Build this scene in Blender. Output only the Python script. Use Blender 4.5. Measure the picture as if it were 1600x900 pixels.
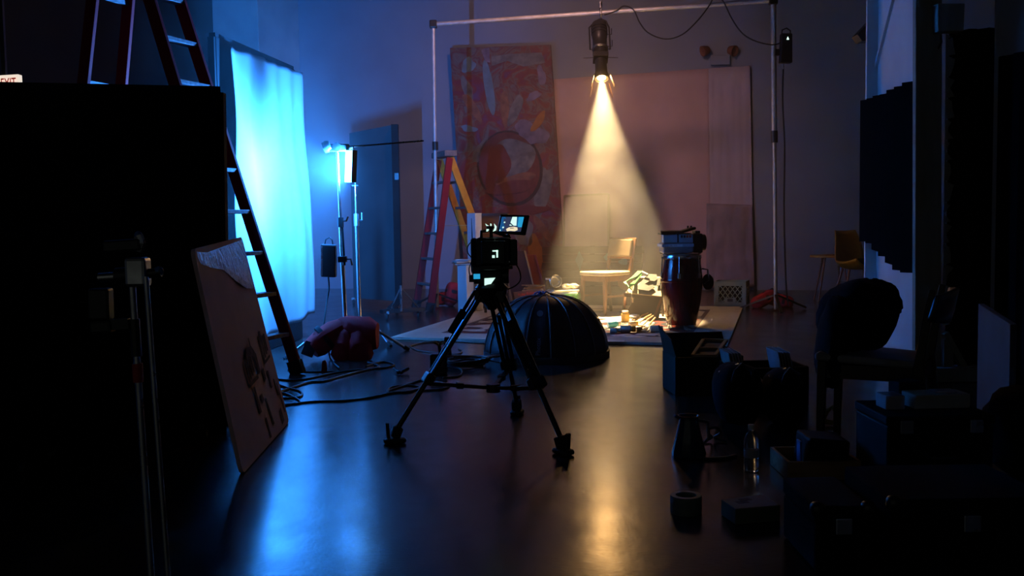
import bpy, bmesh, math, random
from mathutils import Vector as V, Matrix
R = math.radians
rnd = random.Random(7)
sc = bpy.context.scene
col = sc.collection
for o in list(bpy.data.objects):
    bpy.data.objects.remove(o)

# ------------------------------------------------------------------ camera
H, FPX, PITCH, ROLL = 1.05, 1555.0, 3.79, -0.9
CAMROT = Matrix.Rotation(R(90 - PITCH), 4, 'X') @ Matrix.Rotation(R(ROLL), 4, 'Z')
cd = bpy.data.cameras.new('camera')
cd.sensor_width = 36.0
cd.lens = 36.0 * FPX / 1600.0
cd.clip_end = 200
cam = bpy.data.objects.new('camera', cd)
cam.matrix_world = Matrix.Translation((0, 0, H)) @ CAMROT
col.objects.link(cam)
sc.camera = cam

# ------------------------------------------------------------------ world, exposure
wd = bpy.data.worlds.new('world'); sc.world = wd
wd.use_nodes = True
wd.node_tree.nodes['Background'].inputs[0].default_value = (0.92, 1.0, 0.90, 1)
wd.node_tree.nodes['Background'].inputs[1].default_value = 0.032
vs = sc.view_settings
vs.view_transform = 'Standard'; vs.look = 'None'; vs.gamma = 1.0; vs.use_curve_mapping = False
vs.exposure = 0.2
try:
    cy = sc.cycles
    cy.use_denoising = True
    cy.max_bounces = 7; cy.diffuse_bounces = 4; cy.glossy_bounces = 3
    cy.transmission_bounces = 6; cy.volume_bounces = 0
    cy.sample_clamp_indirect = 40.0
    cy.caustics_reflective = False; cy.caustics_refractive = False
except Exception:
    pass

# light settings of the two stage lamps, the haze and the added fill lamp
LED_POWER, LED_COL = 800.0, (0.028, 0.255, 1.0)
SPOT_POWER, SPOT_COL = 4000.0, (1.0, 0.70, 0.33)
HAZE, HAZE_STAGE = 0.021, 0.048
FILL_POWER, FILL_COL = 17.0, (1.0, 0.50, 0.42)

# ------------------------------------------------------------------ helpers
def ray(x, y):
    return (CAMROT.to_3x3() @ V(((x - 800) / FPX, -(y - 450) / FPX, -1.0)))
CAMP = V((0, 0, H))
def F(x, y, z=0.0):
    d = ray(x, y); return CAMP + d * ((z - H) / d.z)
def At(x, y, Y):
    d = ray(x, y); return CAMP + d * (Y / d.y)
def AtX(x, y, X):
    d = ray(x, y); return CAMP + d * (X / d.x)
def Pl(x, y, p0, n):
    d = ray(x, y); return CAMP + d * ((p0 - CAMP).dot(n) / d.dot(n))

ROOT = {}
RUGZ = .024
class MB:
    def __init__(s): s.v = []; s.f = []
    def add(s, vs, fs):
        n = len(s.v); s.v += [V(v) for v in vs]; s.f += [tuple(i + n for i in f) for f in fs]; return s
    def box(s, c, size, m=None):
        c = V(c); a, b, d = [q / 2 for q in size]
        p = [V((x, y, z)) for x in (-a, a) for y in (-b, b) for z in (-d, d)]
        if m is not None: p = [m @ q for q in p]
        return s.add([c + q for q in p], [(0, 1, 3, 2), (4, 6, 7, 5), (0, 4, 5, 1), (2, 3, 7, 6), (0, 2, 6, 4), (1, 5, 7, 3)])
    def bar(s, p0, p1, w, h, up=(0, 0, 1), w1=None, h1=None):
        p0, p1 = V(p0), V(p1); d = (p1 - p0).normalized(); up = V(up)
        a = d.cross(up)
        if a.length < 1e-4: a = d.cross(V((1, 0, 0)))
        a.normalize(); b = a.cross(d).normalized()
        w1 = w if w1 is None else w1; h1 = h if h1 is None else h1
        q = []
        for p, ww, hh in ((p0, w, h), (p1, w1, h1)):
            q += [p - a * ww / 2 - b * hh / 2, p + a * ww / 2 - b * hh / 2, p + a * ww / 2 + b * hh / 2, p - a * ww / 2 + b * hh / 2]
        return s.add(q, [(0, 1, 2, 3), (7, 6, 5, 4), (0, 4, 5, 1), (1, 5, 6, 2), (2, 6, 7, 3), (3, 7, 4, 0)])
    def cyl(s, p0, p1, r0, r1=None, n=14):
        return s.tube([p0, p1], [r0, r0 if r1 is None else r1], n)
    def tube(s, pts, r, n=8, cap=True):
        pts = [V(p) for p in pts]; k = len(pts)
        rs = r if isinstance(r, (list, tuple)) else [r] * k
        d0 = (pts[1] - pts[0]).normalized()
        a = d0.cross(V((0, 0, 1)))
        if a.length < 1e-3: a = d0.cross(V((1, 0, 0)))
        a.normalize()
        vs = []
        for i, p in enumerate(pts):
            d = (pts[min(i + 1, k - 1)] - pts[max(i - 1, 0)])
            d = d.normalized() if d.length > 1e-9 else d0
            a = a - d * a.dot(d)
            if a.length < 1e-6: a = d.cross(V((0.3, 0.9, 0.1)))
            a.normalize(); b = d.cross(a)
            vs += [p + (a * math.cos(2 * math.pi * j / n) + b * math.sin(2 * math.pi * j / n)) * rs[i] for j in range(n)]
        fs = [(i * n + j, i * n + (j + 1) % n, (i + 1) * n + (j + 1) % n, (i + 1) * n + j) for i in range(k - 1) for j in range(n)]
        if cap: fs += [tuple(range(n - 1, -1, -1)), tuple((k - 1) * n + j for j in range(n))]
        return s.add(vs, fs)
    def lathe(s, prof, n=24, m=None, c=(0, 0, 0), arc=1.0):
        c = V(c); k = len(prof); vs = []
        nn = n if arc >= 1 else n + 1
        for r, z in prof:
            for j in range(nn):
                t = 2 * math.pi * arc * j / n
                q = V((r * math.cos(t), r * math.sin(t), z))
                if m is not None: q = m @ q
                vs.append(c + q)
        fs = []
        for i in range(k - 1):
            for j in range(nn if arc >= 1 else n):
                j2 = (j + 1) % nn
                fs.append((i * nn + j, i * nn + j2, (i + 1) * nn + j2, (i + 1) * nn + j))
        if arc >= 1:
            if prof[0][0] > 1e-4: fs.append(tuple(range(nn - 1, -1, -1)))
            if prof[-1][0] > 1e-4: fs.append(tuple((k - 1) * nn + j for j in range(nn)))
        return s.add(vs, fs)
    def slab(s, cs, t):
        """four corners (or an outline) made thick by vector t"""
        cs = [V(c) for c in cs]; t = V(t); n = len(cs)
        return s.add(cs + [c + t for c in cs], [tuple(range(n)), tuple(range(2 * n - 1, n - 1, -1))] + [(i, (i + 1) % n, n + (i + 1) % n, n + i) for i in range(n)])
    def blob(s, c, ax, e=0.7, nu=18, nv=10, lump=0.0, seed=0):
        """rounded box / cushion with half axes ax (three vectors)"""
        c = V(c); ax = [V(a) for a in ax]; rr = random.Random(seed)
        ph = [(rr.uniform(1, 4), rr.uniform(1, 4), rr.uniform(0, 6.3)) for _ in range(5)]
        def sg(x, p): return math.copysign(abs(x) ** p, x)
        vs = []
        for i in range(nv + 1):
            b = -math.pi / 2 + math.pi * i / nv
            for j in range(nu):
                a = 2 * math.pi * j / nu
                k = 1 + lump * sum(math.sin(f1 * a + f2 * b * 2 + p) for f1, f2, p in [(round(q[0]), q[1], q[2]) for q in ph]) / 2.5 * abs(math.cos(b)) ** .5
                x = sg(math.cos(b), e) * sg(math.cos(a), e); y = sg(math.cos(b), e) * sg(math.sin(a), e); z = sg(math.sin(b), e)
                vs.append(c + (ax[0] * x + ax[1] * y + ax[2] * z) * k)
        fs = [(i * nu + j, i * nu + (j + 1) % nu, (i + 1) * nu + (j + 1) % nu, (i + 1) * nu + j) for i in range(nv) for j in range(nu)]
        return s.add(vs, fs)
    def grid(s, nu, nv, fn):
        vs = [fn(i / nu, j / nv) for j in range(nv + 1) for i in range(nu + 1)]
        return s.add(vs, [(j * (nu + 1) + i, j * (nu + 1) + i + 1, (j + 1) * (nu + 1) + i + 1, (j + 1) * (nu + 1) + i) for j in range(nv) for i in range(nu)])
    def build(s, name, mat, parent=None, smooth=False, bev=0.0, solid=0.0, world=True):
        vs = s.v
        root = None
        if parent is not None:
            root = ROOT[parent]
            if world:
                inv = root.inverted(); vs = [inv @ v for v in vs]
            loc = None
        else:
            mn = V([min(v[i] for v in vs) for i in range(3)]); mx = V([max(v[i] for v in vs) for i in range(3)])
            loc = V(((mn.x + mx.x) / 2, (mn.y + mx.y) / 2, mn.z)); vs = [v - loc for v in vs]
        me = bpy.data.meshes.new(name)
        me.from_pydata([tuple(v) for v in vs], [], s.f)
        bm = bmesh.new(); bm.from_mesh(me)
        bmesh.ops.remove_doubles(bm, verts=bm.verts, dist=1e-6)
        bmesh.ops.recalc_face_normals(bm, faces=bm.faces)
        bm.to_mesh(me); bm.free()
        if smooth:
            me.polygons.foreach_set('use_smooth', [True] * len(me.polygons))
            me.set_sharp_from_angle(angle=R(38))
        me.materials.append(MAT[mat] if isinstance(mat, str) else mat)
        o = bpy.data.objects.new(name, me); col.objects.link(o)
        if parent is not None:
            o.parent = parent; ROOT[o] = root
        else:
            o.location = loc; ROOT[o] = Matrix.Translation(loc)
        if solid:
            md = o.modifiers.new('thickness', 'SOLIDIFY'); md.thickness = solid; md.offset = 0
        if bev:
            md = o.modifiers.new('bevel', 'BEVEL'); md.width = bev; md.segments = 2; md.limit_method = 'ANGLE'; md.angle_limit = R(40)
        return o

def tag(o, label, cat, group=None):
    o['label'] = label; o['category'] = cat
    if group: o['group'] = group
    return o
def thing(name, label, cat, loc=(0, 0, 0), rz=0.0, group=None):
    o = bpy.data.objects.new(name, None); col.objects.link(o)
    o.empty_display_size = 0.1
    o.location = V(loc); o.rotation_euler = (0, 0, rz)
    ROOT[o] = Matrix.Translation(V(loc)) @ Matrix.Rotation(rz, 4, 'Z')
    return tag(o, label, cat, group)
def struct(o): o['kind'] = 'structure'; return o

def text_mesh(name, s, size, mat, parent, org, xd, yd, ext=0.0005, sx=1.0):
    """flat lettering lying on a surface: org lower left, xd reading direction, yd up direction"""
    cu = bpy.data.curves.new('lettering', 'FONT'); cu.body = s; cu.size = size; cu.extrude = ext
    cu.resolution_u = 2
    t = bpy.data.objects.new('lettering', cu); col.objects.link(t)
    dg = bpy.context.evaluated_depsgraph_get(); dg.update()
    me = bpy.data.meshes.new_from_object(t.evaluated_get(dg))
    bpy.data.objects.remove(t); bpy.data.curves.remove(cu)
    xd = V(xd).normalized(); yd = V(yd).normalized(); zd = xd.cross(yd); org = V(org)
    b = MB(); b.add([org + xd * v.co.x * sx + yd * v.co.y + zd * v.co.z for v in me.vertices], [tuple(p.vertices) for p in me.polygons])
    bpy.data.meshes.remove(me)
    return b.build(name, mat, parent)

# ------------------------------------------------------------------ materials (all procedural)
MAT = {}
def mat(name, c, r=0.55, m=0.0, c2=None, scale=8.0, bump=0.0, stretch=(1, 1, 1), emit=0.0, lo=0.35, hi=0.7, rvar=0.0, coat=0.0, spec=None, trans=0.0, sheen=0.0, detail=4.0):
    ma = bpy.data.materials.new(name); ma.use_nodes = True
    nt = ma.node_tree; N = nt.nodes; L = nt.links
    p = N['Principled BSDF']
    c2 = c2 or tuple(q * 0.78 for q in c)
    tc = N.new('ShaderNodeTexCoord'); mp = N.new('ShaderNodeMapping'); mp.inputs['Scale'].default_value = stretch
    L.new(tc.outputs['Object'], mp.inputs['Vector'])
    nz = N.new('ShaderNodeTexNoise'); nz.inputs['Scale'].default_value = scale; nz.inputs['Detail'].default_value = detail
    L.new(mp.outputs['Vector'], nz.inputs['Vector'])
    rp = N.new('ShaderNodeValToRGB')
    rp.color_ramp.elements[0].position = lo; rp.color_ramp.elements[1].position = hi
    rp.color_ramp.elements[0].color = (*c, 1); rp.color_ramp.elements[1].color = (*c2, 1)
    L.new(nz.outputs['Fac'], rp.inputs['Fac']); L.new(rp.outputs['Color'], p.inputs['Base Color'])
    p.inputs['Roughness'].default_value = r; p.inputs['Metallic'].default_value = m
    if rvar:
        mr = N.new('ShaderNodeMapRange'); mr.inputs['From Min'].default_value = 0.3; mr.inputs['From Max'].default_value = 0.7
        mr.inputs['To Min'].default_value = max(0.02, r - rvar); mr.inputs['To Max'].default_value = min(1, r + rvar)
        L.new(nz.outputs['Fac'], mr.inputs['Value']); L.new(mr.outputs['Result'], p.inputs['Roughness'])
    if coat: p.inputs['Coat Weight'].default_value = coat; p.inputs['Coat Roughness'].default_value = 0.12
    if spec is not None: p.inputs['Specular IOR Level'].default_value = spec
    if trans: p.inputs['Transmission Weight'].default_value = trans; p.inputs['IOR'].default_value = 1.33
    if sheen: p.inputs['Sheen Weight'].default_value = sheen
    if bump:
        bp = N.new('ShaderNodeBump'); bp.inputs['Strength'].default_value = bump; bp.inputs['Distance'].default_value = 0.02
        L.new(nz.outputs['Fac'], bp.inputs['Height']); L.new(bp.outputs['Normal'], p.inputs['Normal'])
    if emit:
        p.inputs['Emission Color'].default_value = (*c, 1); p.inputs['Emission Strength'].default_value = emit
    MAT[name] = ma
    return ma

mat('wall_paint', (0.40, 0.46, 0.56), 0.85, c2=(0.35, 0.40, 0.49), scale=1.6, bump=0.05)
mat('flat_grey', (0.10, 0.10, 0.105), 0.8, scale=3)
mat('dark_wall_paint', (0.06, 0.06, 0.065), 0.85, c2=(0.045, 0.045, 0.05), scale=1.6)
mat('pilaster_paint', (0.62, 0.62, 0.62), 0.8, c2=(0.5, 0.5, 0.52), scale=2.5)
mat('ceiling_paint', (0.05, 0.05, 0.055), 0.9, scale=1.5)
mat('black_cloth', (0.008, 0.008, 0.009), 0.95, scale=20, bump=0.1, spec=0.1)
mat('black_board', (0.006, 0.006, 0.007), 0.8, scale=6, spec=0.2)
mat('black_plastic', (0.012, 0.012, 0.013), 0.42, scale=30)
mat('black_metal', (0.016, 0.016, 0.017), 0.33, scale=30, c2=(0.01, 0.01, 0.01))
mat('rubber', (0.012, 0.012, 0.012), 0.75, scale=30)
mat('cable_rubber', (0.012, 0.011, 0.011), 0.5, scale=30)
mat('cable_brown', (0.10, 0.045, 0.03), 0.5, scale=30)
mat('chrome', (0.72, 0.73, 0.75), 0.18, 1.0, scale=20, rvar=0.06)
mat('steel', (0.55, 0.55, 0.57), 0.32, 1.0, scale=20, rvar=0.1)
mat('pipe', (0.62, 0.60, 0.58), 0.45, 0.35, scale=14, c2=(0.45, 0.44, 0.43))
mat('diffusion_fabric', (0.17, 0.17, 0.17), 0.9, scale=7, c2=(0.16, 0.16, 0.16))
mat('fibreglass_red', (0.30, 0.012, 0.016), 0.7, scale=14, c2=(0.30, 0.015, 0.02), spec=.15)
mat('fibreglass_yellow', (0.72, 0.30, 0.025), 0.45, scale=14, c2=(0.6, 0.22, 0.02))
mat('aluminium_step', (0.26, 0.21, 0.20), 0.65, 0.2, scale=30, c2=(0.13, 0.10, 0.10))
mat('worn_wood', (0.44, 0.25, 0.11), 0.55, scale=5, stretch=(1, 8, 8), c2=(0.26, 0.13, 0.05), bump=0.05)
mat('dark_wood', (0.035, 0.018, 0.010), 0.4, scale=5, stretch=(1, 6, 6))
mat('chair_wood', (0.17, 0.07, 0.025), 0.4, scale=7, stretch=(6, 6, 1), c2=(0.11, 0.045, 0.015))
mat('cream_vinyl', (0.42, 0.34, 0.22), 0.5, scale=12, c2=(0.34, 0.27, 0.17), bump=0.05)
mat('tan_vinyl', (0.17, 0.125, 0.07), 0.5, scale=12, c2=(0.13, 0.09, 0.05), bump=0.05)
mat('cream_board', (0.40, 0.31, 0.19), 0.6, scale=8, c2=(0.30, 0.22, 0.13))
mat('sandbag_red', (0.62, 0.018, 0.03), 0.8, scale=9, c2=(0.42, 0.012, 0.02), bump=0.25)
mat('strap_black', (0.02, 0.02, 0.024), 0.8, scale=30)
mat('foam_board', (0.86, 0.60, 0.60), 0.9, scale=5, c2=(0.76, 0.53, 0.53), spec=.2)
mat('stencil_ink', (0.035, 0.025, 0.04), 0.85, scale=40, c2=(0.16, 0.12, 0.13))
mat('plastic_wrap', (0.30, 0.22, 0.22), 0.12, scale=35, c2=(0.12, 0.09, 0.1), bump=0.9)
mat('drop_cloth', (0.84, 0.60, 0.60), 0.9, scale=3.0, c2=(0.76, 0.53, 0.53), bump=0.12)
mat('white_sheet', (0.80, 0.68, 0.74), 0.9, scale=3.5, c2=(0.70, 0.60, 0.66), bump=0.15)
mat('grey_sheet', (0.58, 0.45, 0.48), 0.9, scale=3.5, c2=(0.34, 0.27, 0.28), bump=0.2)
mat('canvas_back', (0.55, 0.40, 0.36), 0.8, scale=4, c2=(0.47, 0.34, 0.3))
mat('plank_brown', (0.16, 0.075, 0.045), 0.6, scale=4, stretch=(1, 1, 9), c2=(0.10, 0.045, 0.03))
mat('paint_teal', (0.23, 0.42, 0.38), 0.7, scale=12)
mat('paint_orange', (0.50, 0.19, 0.05), 0.7, scale=12)
mat('paint_red', (0.20, 0.03, 0.035), 0.6, scale=9, stretch=(1, 1, 4), c2=(0.16, 0.02, 0.03))
mat('paint_crimson', (0.15, 0.02, 0.03), 0.6, scale=7, stretch=(3, 3, 1), c2=(0.22, 0.05, 0.045))
mat('paint_blue', (0.18, 0.30, 0.40), 0.6, scale=8, c2=(0.15, 0.22, 0.25))
mat('paint_lavender', (0.34, 0.27, 0.36), 0.6, scale=7, c2=(0.15, 0.11, 0.17))
mat('paint_sage', (0.28, 0.27, 0.25), 0.6, scale=9, c2=(0.11, 0.10, 0.11))
mat('paint_flesh', (0.38, 0.16, 0.09), 0.6, scale=9, c2=(0.18, 0.07, 0.05))
mat('paint_dark', (0.05, 0.02, 0.03), 0.6, scale=9)
mat('white_board', (0.72, 0.72, 0.73), 0.7, scale=4, c2=(0.66, 0.66, 0.68))
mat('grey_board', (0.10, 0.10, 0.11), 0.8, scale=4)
mat('paper', (0.74, 0.71, 0.66), 0.8, scale=10, c2=(0.62, 0.58, 0.54))
mat('book_brown', (0.35, 0.18, 0.12), 0.8, scale=10)
mat('crate_green', (0.05, 0.33, 0.045), 0.45, scale=10, c2=(0.035, 0.24, 0.03))
mat('crate_grey', (0.33, 0.38, 0.30), 0.6, scale=10, c2=(0.26, 0.31, 0.25))
mat('conga_red', (0.10, 0.007, 0.006), 0.14, scale=10, stretch=(6, 6, 0.6), c2=(0.045, 0.004, 0.004), coat=0.4)
mat('drum_skin', (0.50, 0.42, 0.33), 0.6, scale=10)
mat('device_blue', (0.42, 0.50, 0.58), 0.5, scale=10, c2=(0.36, 0.44, 0.52))
mat('device_grey', (0.27, 0.25, 0.25), 0.5, scale=10)
mat('label_white', (0.8, 0.8, 0.82), 0.6, scale=20, c2=(0.7, 0.7, 0.74))
mat('shadow_black', (0.006, 0.004, 0.003), 0.6, scale=14)  # tone of the shadow pieces on the low seat
mat('leather_brown', (0.07, 0.03, 0.014), 0.5, scale=14, bump=0.1)
mat('softbox_cloth', (0.020, 0.017, 0.022), 0.52, scale=14, c2=(0.014, 0.012, 0.016), bump=0.12)
mat('softbox_seam', (0.15, 0.16, 0.19), 0.4, scale=20)
mat('logo_grey', (0.40, 0.38, 0.42), 0.6, scale=20)
mat('red_print', (0.72, 0.05, 0.03), 0.7, scale=20)
mat('pale_print', (0.5, 0.42, 0.3), 0.7, scale=20)
mat('green_cord', (0.03, 0.24, 0.05), 0.6, scale=20)
mat('can_white', (0.75, 0.70, 0.60), 0.4, scale=14, c2=(0.55, 0.47, 0.36))
mat('can_yellow', (0.75, 0.47, 0.06), 0.4, scale=14, c2=(0.62, 0.36, 0.05))
mat('can_orange', (0.80, 0.30, 0.04), 0.4, scale=14)
mat('tube_teal', (0.08, 0.48, 0.55), 0.3, scale=14)
mat('tube_red', (0.75, 0.09, 0.03), 0.4, scale=14)
mat('bristle', (0.40, 0.24, 0.10), 0.8, scale=30)
mat('brush_wood', (0.70, 0.45, 0.20), 0.5, scale=9)
mat('yellow_shell', (0.55, 0.27, 0.03), 0.45, scale=6, c2=(0.45, 0.2, 0.02))
mat('dowel_wood', (0.36, 0.18, 0.12), 0.5, scale=6)
mat('pine', (0.36, 0.33, 0.26), 0.7, scale=5, stretch=(5, 5, 1), c2=(0.28, 0.26, 0.2))
mat('torn_paper', (0.34, 0.31, 0.26), 0.9, scale=16)
mat('box_grey', (0.34, 0.33, 0.30), 0.7, scale=8)
mat('case_black', (0.007, 0.007, 0.008), 0.7, scale=10, spec=.15)
mat('case_brown', (0.03, 0.02, 0.012), 0.7, scale=10, spec=.2)
mat('kettle_blue', (0.015, 0.03, 0.06), 0.15, scale=6)
mat('clear_plastic', (0.85, 0.9, 0.95), 0.08, scale=6, c2=(0.8, 0.86, 0.92), trans=0.9)
mat('tape_beige', (0.15, 0.17, 0.15), 0.6, scale=20)
mat('carton_white', (0.20, 0.19, 0.22), 0.7, scale=8)
mat('carton_green', (0.12, 0.14, 0.10), 0.7, scale=8)
mat('sleeve_pale', (0.40, 0.37, 0.42), 0.6, scale=6)
mat('tape_red', (0.55, 0.05, 0.03), 0.6, scale=20)
mat('tape_blue', (0.05, 0.18, 0.50), 0.5, scale=20)
mat('khaki', (0.35, 0.24, 0.07), 0.8, scale=14)
mat('led_face', (0.10, 0.42, 1.0), 0.5, emit=18.0)
mat('fill_glass', FILL_COL, 0.4, emit=8.0)
mat('lens_glow', (1.0, 0.52, 0.16), 0.3, emit=480.0)
mat('exit_face', (1.0, 0.86, 0.70), 0.5, emit=0.75)
mat('exit_red', (0.6, 0.015, 0.01), 0.6, emit=0.22)
mat('screen_blue', (0.01, 0.09, 0.26), 0.3, emit=0.8)
mat('screen_dark', (0.035, 0.045, 0.10), 0.3, emit=0.8)
mat('screen_cyan', (0.02, 0.32, 0.60), 0.3, emit=0.9)
mat('screen_white', (0.62, 0.95, 0.82), 0.3, emit=1.0)
mat('screen_warm', (0.85, 0.72, 0.48), 0.3, emit=0.9)
mat('led_white', (0.7, 1.0, 0.8), 0.3, emit=1.5)

def floor_material():
    ma = bpy.data.materials.new('polished_concrete'); ma.use_nodes = True
    nt = ma.node_tree; N = nt.nodes; L = nt.links; p = N['Principled BSDF']
    tc = N.new('ShaderNodeTexCoord')
    def noise(s, d, st=(1, 1, 1)):
        mp = N.new('ShaderNodeMapping'); mp.inputs['Scale'].default_value = st; L.new(tc.outputs['Object'], mp.inputs['Vector'])
        n = N.new('ShaderNodeTexNoise'); n.inputs['Scale'].default_value = s; n.inputs['Detail'].default_value = d
        L.new(mp.outputs['Vector'], n.inputs['Vector']); return n
    n1 = noise(1.3, 6); n2 = noise(9, 5, (1, 0.5, 1)); n3 = noise(60, 3)
    rp = N.new('ShaderNodeValToRGB')
    rp.color_ramp.elements[0].position = .35; rp.color_ramp.elements[0].color = (0.022, 0.019, 0.018, 1)
    rp.color_ramp.elements[1].position = .68; rp.color_ramp.elements[1].color = (0.036, 0.031, 0.028, 1)
    L.new(n1.outputs['Fac'], rp.inputs['Fac']); L.new(rp.outputs['Color'], p.inputs['Base Color'])
    mx = N.new('ShaderNodeMath'); mx.operation = 'MULTIPLY_ADD'; mx.inputs[1].default_value = 0.6
    L.new(n1.outputs['Fac'], mx.inputs[0]); 
    m2 = N.new('ShaderNodeMath'); m2.operation = 'MULTIPLY'; m2.inputs[1].default_value = 0.4; L.new(n2.outputs['Fac'], m2.inputs[0])
    L.new(m2.outputs[0], mx.inputs[2])
    mr = N.new('ShaderNodeMapRange'); mr.inputs['From Min'].default_value = .35; mr.inputs['From Max'].default_value = .65
    mr.inputs['To Min'].default_value = .17; mr.inputs['To Max'].default_value = .27
    L.new(mx.outputs[0], mr.inputs['Value']); L.new(mr.outputs['Result'], p.inputs['Roughness'])
    bp = N.new('ShaderNodeBump'); bp.inputs['Strength'].default_value = .09; bp.inputs['Distance'].default_value = .01
    ad = N.new('ShaderNodeMath'); ad.operation = 'MULTIPLY_ADD'; ad.inputs[1].default_value = .25
    L.new(n3.outputs['Fac'], ad.inputs[0]); L.new(n2.outputs['Fac'], ad.inputs[2])
    L.new(ad.outputs[0], bp.inputs['Height']); L.new(bp.outputs['Normal'], p.inputs['Normal'])
    p.inputs['Specular IOR Level'].default_value = .5
    MAT['polished_concrete'] = ma
floor_material()

def rug_material():
    ma = bpy.data.materials.new('patterned_rug'); ma.use_nodes = True
    nt = ma.node_tree; N = nt.nodes; L = nt.links; p = N['Principled BSDF']
    tc = N.new('ShaderNodeTexCoord'); sp = N.new('ShaderNodeSeparateXYZ'); L.new(tc.outputs['Generated'], sp.inputs[0])
    def M(op, a, b=None, c=None):
        n = N.new('ShaderNodeMath'); n.operation = op
        for i, q in enumerate((a, b, c)):
            if q is None: continue
            if isinstance(q, (int, float)): n.inputs[i].default_value = q
            else: L.new(q, n.inputs[i])
        return n.outputs[0]
    # the rug lies skewed in its bounding box, so its own UV map carries the border
    uv = N.new('ShaderNodeUVMap'); uv.uv_map = 'UVMap'; su = N.new('ShaderNodeSeparateXYZ'); L.new(uv.outputs['UV'], su.inputs[0])
    ex = M('MINIMUM', su.outputs[0], M('SUBTRACT', 1.0, su.outputs[0])); ey = M('MINIMUM', su.outputs[1], M('SUBTRACT', 1.0, su.outputs[1]))
    e = M('MINIMUM', ex, ey)
    nz = N.new('ShaderNodeTexNoise'); nz.inputs['Scale'].default_value = 2.4; nz.inputs['Detail'].default_value = 5; nz.inputs['Distortion'].default_value = 1.2
    L.new(tc.outputs['Object'], nz.inputs['Vector'])
    n2 = N.new('ShaderNodeTexNoise'); n2.inputs['Scale'].default_value = 22; n2.inputs['Detail'].default_value = 4; L.new(tc.outputs['Object'], n2.inputs['Vector'])
    inner = M('GREATER_THAN', e, 0.13)
    blot = M('MULTIPLY', M('GREATER_THAN', nz.outputs['Fac'], 0.515), inner)
    b2 = M('MULTIPLY', M('GREATER_THAN', nz.outputs['Fac'], 0.60), inner)
    def mix(f, a, b):
        m = N.new('ShaderNodeMix'); m.data_type = 'RGBA'
        L.new(f, m.inputs['Factor'])
        for k, q in (('A', a), ('B', b)):
            s = [i for i in m.inputs if i.name == k and i.type == 'RGBA'][0]
            if isinstance(q, tuple): s.default_value = (*q, 1)
            else: L.new(q, s)
        return [o for o in m.outputs if o.type == 'RGBA'][0]
    base = mix(n2.outputs['Fac'], (0.42, 0.36, 0.30), (0.62, 0.55, 0.45))
    c = mix(blot, base, (0.035, 0.035, 0.045)); c = mix(b2, c, (0.16, 0.03, 0.025))
    line = M('MULTIPLY', M('GREATER_THAN', e, 0.115), M('LESS_THAN', e, 0.13)); c = mix(line, c, (0.12, 0.08, 0.07))
    L.new(c, p.inputs['Base Color']); p.inputs['Roughness'].default_value = .95; p.inputs['Specular IOR Level'].default_value = .1
    bp = N.new('ShaderNodeBump'); bp.inputs['Strength'].default_value = .4; bp.inputs['Distance'].default_value = .01
    L.new(n2.outputs['Fac'], bp.inputs['Height']); L.new(bp.outputs['Normal'], p.inputs['Normal'])
    MAT['patterned_rug'] = ma
rug_material()

def painting_material():
    ma = bpy.data.materials.new('marbled_paint'); ma.use_nodes = True
    nt = ma.node_tree; N = nt.nodes; L = nt.links; p = N['Principled BSDF']
    tc = N.new('ShaderNodeTexCoord')
    n = N.new('ShaderNodeTexNoise'); n.inputs['Scale'].default_value = 1.7; n.inputs['Detail'].default_value = 6; n.inputs['Distortion'].default_value = 2.6
    L.new(tc.outputs['Object'], n.inputs['Vector'])
    rp = N.new('ShaderNodeValToRGB'); E = rp.color_ramp.elements
    E[0].position = .28; E[0].color = (.16, .08, .2, 1); E[1].position = .75; E[1].color = (.16, .05, .12, 1)
    for q, c in ((.38, (.24, .025, .05)), (.45, (.26, .055, .035)), (.50, (.21, .17, .14)), (.535, (.20, .022, .035)), (.6, (.19, .19, .18)), (.66, (.25, .035, .045))):
        el = E.new(q); el.color = (*c, 1)
    L.new(n.outputs['Fac'], rp.inputs['Fac']); L.new(rp.outputs['Color'], p.inputs['Base Color'])
    p.inputs['Roughness'].default_value = .55
    bp = N.new('ShaderNodeBump'); bp.inputs['Strength'].default_value = .3; bp.inputs['Distance'].default_value = .02
    L.new(n.outputs['Fac'], bp.inputs['Height']); L.new(bp.outputs['Normal'], p.inputs['Normal'])
    MAT['marbled_paint'] = ma
painting_material()

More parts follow.
